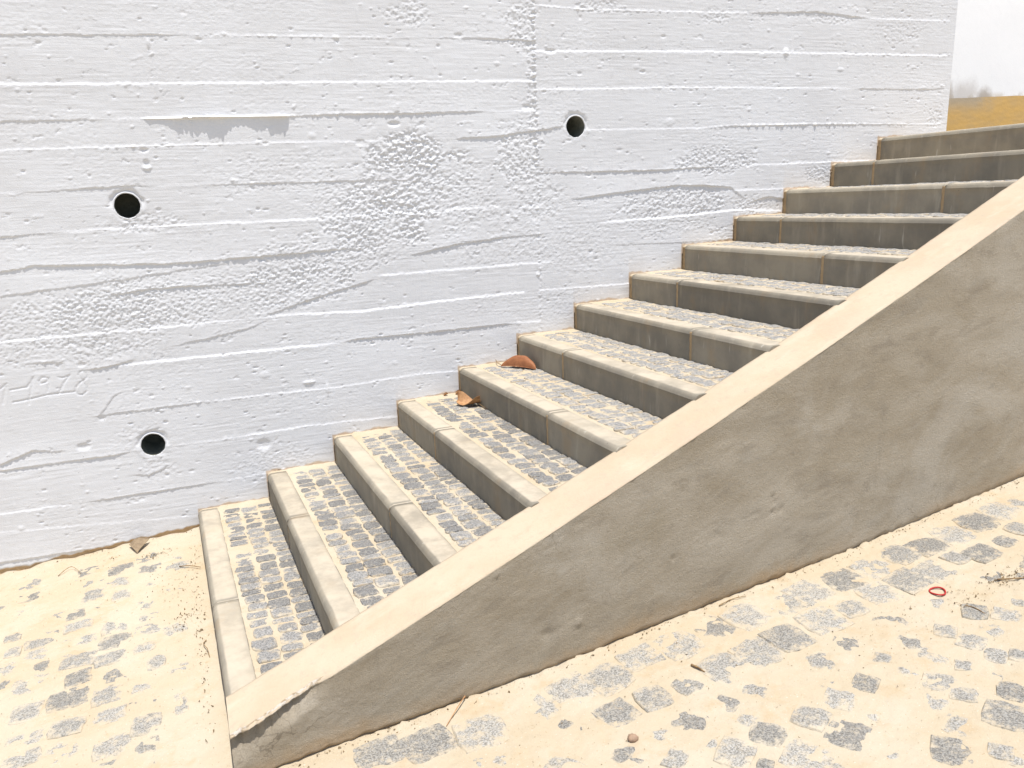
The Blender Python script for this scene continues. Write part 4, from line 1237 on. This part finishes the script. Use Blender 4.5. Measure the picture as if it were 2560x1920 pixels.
for o in (add('blade', sheet('blade', P, M_LEAF), M_LEAF, leaf),
          add('stalk', tube('stalk', [A + np.array([.01, -.01, .004]), (1.640, -.085, .600), (1.645, -.045, .5935), (1.652, -.018, .602), (1.650, -.006, .6035)], .0022, M_TWIG), M_TWIG, leaf)):
    o.matrix_parent_inverse = leaf.matrix_basis.inverted()

# smaller leaf twisted into two lobes
leaf = empty('dry_leaf', (1.40, -.30, .455))
tag(leaf, 'small tan dry leaf twisted into two lobes on a tread below the large leaf', 'leaf', 'dry leaves')
c0 = np.array([1.388, -.305, .4535])
u = np.linspace(-1, 1, 36)[:, None]; s = np.linspace(-1, 1, 20)[None, :]
ax = np.array([.50, -.68, 0]); ax /= np.linalg.norm(ax); cr = np.array([.68, .50, 0]); cr /= np.linalg.norm(cr)
wv = .046 * np.clip(1 - np.abs(u) ** 2.4, 0.0004, 1) ** .5
lift = .046 * np.clip((s + .1), 0, 1) ** 1.2 * np.clip(.25 - u, 0, 1) + .034 * np.clip(-s * .6 + .75 * u, 0, 1.2) * np.clip(u + .1, 0, 1) + .006 * np.abs(s) + .010 * u * u
P = c0 + ax * (u * .072 + 0 * s)[..., None] + cr * (wv * s * (1 - .25 * np.clip(s, 0, 1)))[..., None] + np.array([0, 0, 1.]) * lift[..., None]
for o in (add('blade', sheet('blade', P, M_LEAF2), M_LEAF2, leaf),
          add('stalk', tube('stalk', [c0 + ax * .068 + np.array([0, 0, .010]), (1.428, -.385, .4635), (1.434, -.42, .4595), (1.440, -.452, .4585)], .0020, M_TWIG), M_TWIG, leaf)):
    o.matrix_parent_inverse = leaf.matrix_basis.inverted()

# folded leaf fragment at the foot of the wall
T = np.array([[-.338, -.052, -.105], [-.240, -.046, -.086], [-.296, -.160, -.106]])
u = np.linspace(0, 1, 12)[:, None]; s = np.linspace(0, 1, 12)[None, :]
a = T[0] * (1 - u[..., None]) + T[1] * u[..., None]
P = a * (1 - s[..., None]) + (T[2] * .94 + a * .06) * s[..., None]
P[..., 2] += .016 * np.sin(np.pi * u) * (1 - s) + .006 * np.sin(5 * u + 3 * s) - .008 * s
P[..., 2] = np.maximum(P[..., 2], zg(P[..., 0], P[..., 1]) + .004)
tag(add('leaf_fragment', sheet('leaf_fragment', P, M_DULL), M_DULL), 'folded triangular brown leaf fragment lying at the foot of the white wall', 'leaf')
# little fragments in the corners of the treads
for x, y, n, s0, lab in [(1.418, -.035, 4, .020, 'small brown leaf scrap in the corner behind the smaller leaf'),
                         (1.345, -.028, 4, .013, 'tiny dark leaf scrap at the foot of the wall by the smaller leaf')]:
    u = np.linspace(-1, 1, 9)[:, None]; s = np.linspace(-1, 1, 7)[None, :]
    wv = np.clip(1 - u * u, .002, 1) ** .5
    P = np.stack([x + s0 * u + 0 * s, y + s0 * .6 * wv * s, step_z(n, y) + .006 + s0 * .9 * np.abs(s) ** 1.5 * wv + .3 * s0 * u], -1)
    tag(add('leaf_scrap', sheet('leaf_scrap', P, M_LEAF2), M_LEAF2), lab, 'leaf')


def gz(x, y, d=.003): return (x, y, float(zg(x, y)) + d)


TW = [([gz(-.642, -.205), gz(-.615, -.172, .012), gz(-.588, -.160, .016), gz(-.562, -.19, .008), gz(-.542, -.243)], .0017, 'thin curved twig on the sand close to the white wall'),
      ([gz(.765, -2.058, .022), gz(.735, -2.085, .016), gz(.705, -2.115, .009), gz(.672, -2.15, .003)], .0022, 'straw-coloured twig leaning against the foot of the parapet'),
      ([gz(1.503, -2.244), gz(1.511, -2.27, .006), gz(1.518, -2.30)], .0042, 'short dark twig between two cobbles of the second row by the parapet'),
      ([gz(1.795, -1.978), gz(1.86, -1.970, .008), gz(1.92, -1.972)], .0018, 'thin bent twig lying along the foot of the parapet'),
      ([gz(-.012, -1.21), gz(-.022, -1.25, .012), gz(-.010, -1.30, .014), gz(-.004, -1.35)], .0019, 'curved brown twig beside the bottom step'),
      ([gz(-.105, -.44), gz(-.06, -.475, .01), gz(-.012, -.52, .008)], .0024, 'greenish brown twig touching the bottom step near the wall'),
      ([gz(2.75, -2.355), gz(2.785, -2.385, .009), gz(2.84, -2.40)], .0032, 'dark twig in dry litter right of the red band'),
      ([gz(2.52, -2.42), gz(2.53, -2.45, .008), gz(2.535, -2.49)], .0026, 'short dark twig in the sand below the red band')]
for pts, r, lab in TW:
    tag(add('twig', tube('twig', pts, r, M_TWIG if 'straw' not in lab else M_LEAF2), None), lab, 'twig', 'fallen twigs')

# red rubber band
th = np.linspace(0, 2 * np.pi, 49)[:-1]
v, f = [], []
for i, a in enumerate(th):
    rr = 1 + .05 * math.sin(3 * a + 1)
    xx, yy = .0265 * rr * math.cos(a), .0265 * rr * math.sin(a)
    for k in range(8):
        b = 2 * math.pi * k / 8
        c_, h_ = .0030 * math.cos(b), .0034 * math.sin(b)
        v.append((2.518 + xx + c_ * math.cos(a), -2.304 + yy + c_ * math.sin(a), float(zg(2.518 + xx, -2.304 + yy)) + .0055 + h_ + .0015 * math.sin(2 * a)))
for i in range(48):
    for k in range(8):
        f.append((i * 8 + k, i * 8 + (k + 1) % 8, ((i + 1) % 48) * 8 + (k + 1) % 8, ((i + 1) % 48) * 8 + k))
tag(add('rubber_band', mesh_np('rubber_band', v, f), M_RED), 'small red rubber ring lying on the sandy cobbles', 'ring')


def lump(name, x, y, z, r, mat, seed=0):
    bm = bmesh.new(); bmesh.ops.create_icosphere(bm, subdivisions=2, radius=1)
    q = random.Random(seed)
    ph = [q.uniform(0, 6) for _ in range(3)]
    for vt in bm.verts:
        k = 1 + .16 * math.sin(2.3 * vt.co.x + ph[0]) + .14 * math.sin(2.9 * vt.co.y + ph[1]) + .1 * math.sin(3.7 * vt.co.z + ph[2])
        vt.co = Vector((vt.co.x * k * r * 1.1, vt.co.y * k * r * .85, vt.co.z * k * r * .7)) + Vector((x, y, z + r * .4))
    me = bm_mesh(bm, name, True); me.materials.append(mat)
    return add(name, me, None)


tag(lump('pebble', *gz(1.154, -2.469, .001), .016, M_PEBB, 3), 'single rounded brown pebble on the sand in front of the parapet', 'pebble')

# crumbs of soil and plant litter: too many to count
cr_v, cr_f = [], []


def crumb(x, y, z, r):
    q = rng.normal(size=(4, 3)) * r * .7 + [x, y, z]
    q[:, 2] = np.maximum(q[:, 2], z - r * .4)
    b = len(cr_v)
    cr_v.extend(q.tolist()); cr_f.extend([(b, b + 1, b + 2), (b, b + 2, b + 3), (b, b + 3, b + 1), (b + 1, b + 3, b + 2)])


def scatter(x, y, sx, sy, n, r0):
    for _ in range(n):
        a, b = x + rng.normal() * sx, y + rng.normal() * sy
        if a > .0 and b > par_in(a) - PT - .004: continue
        if b > -.01: continue
        crumb(a, b, float(zg(a, b)) + .003, r0 * rng.uniform(.5, 1.7))


scatter(-.209, -.224, .035, .02, 60, .0032); scatter(-.089, -.979, .03, .05, 60, .0036); scatter(-.035, -1.133, .01, .02, 14, .004)
scatter(-.09, -.62, .06, .16, 150, .0024); scatter(-.03, -.8, .012, .5, 110, .0028); scatter(-.15, -.19, .02, .03, 16, .003)
scatter(-.418, -.145, .02, .02, 14, .003); scatter(-.5, -.3, .3, .2, 90, .0019); scatter(-.4, -.02, .3, .012, 60, .0028)
scatter(-.4, -1.0, .3, .5, 120, .0019); scatter(2.79, -2.37, .07, .03, 130, .0032); scatter(2.56, -2.395, .05, .04, 70, .0026)
scatter(2.3, -2.38, .05, .05, 30, .0024); scatter(1.7, -2.45, .8, .25, 260, .0020); scatter(-.02, -1.5, .012, .25, 50, .0032)
scatter(-.45, -1.2, .35, .7, 420, .0013); scatter(1.6, -2.5, 1.0, .3, 900, .0014)
for _ in range(420):                                            # along the parapet's foot
    a = rng.uniform(.1, 3.9); b = par_in(a) - PT - abs(rng.normal()) * .022 - .004
    crumb(a, b, float(zg(a, b)) + .003, rng.uniform(.0012, .0045))
me = bpy.data.meshes.new('soil_crumbs'); me.from_pydata(cr_v, [], cr_f); me.update()
tag(add('soil_crumbs', me, M_CRUMB, kind='stuff'), 'scattered crumbs of soil and dry plant litter on the sand', 'litter')
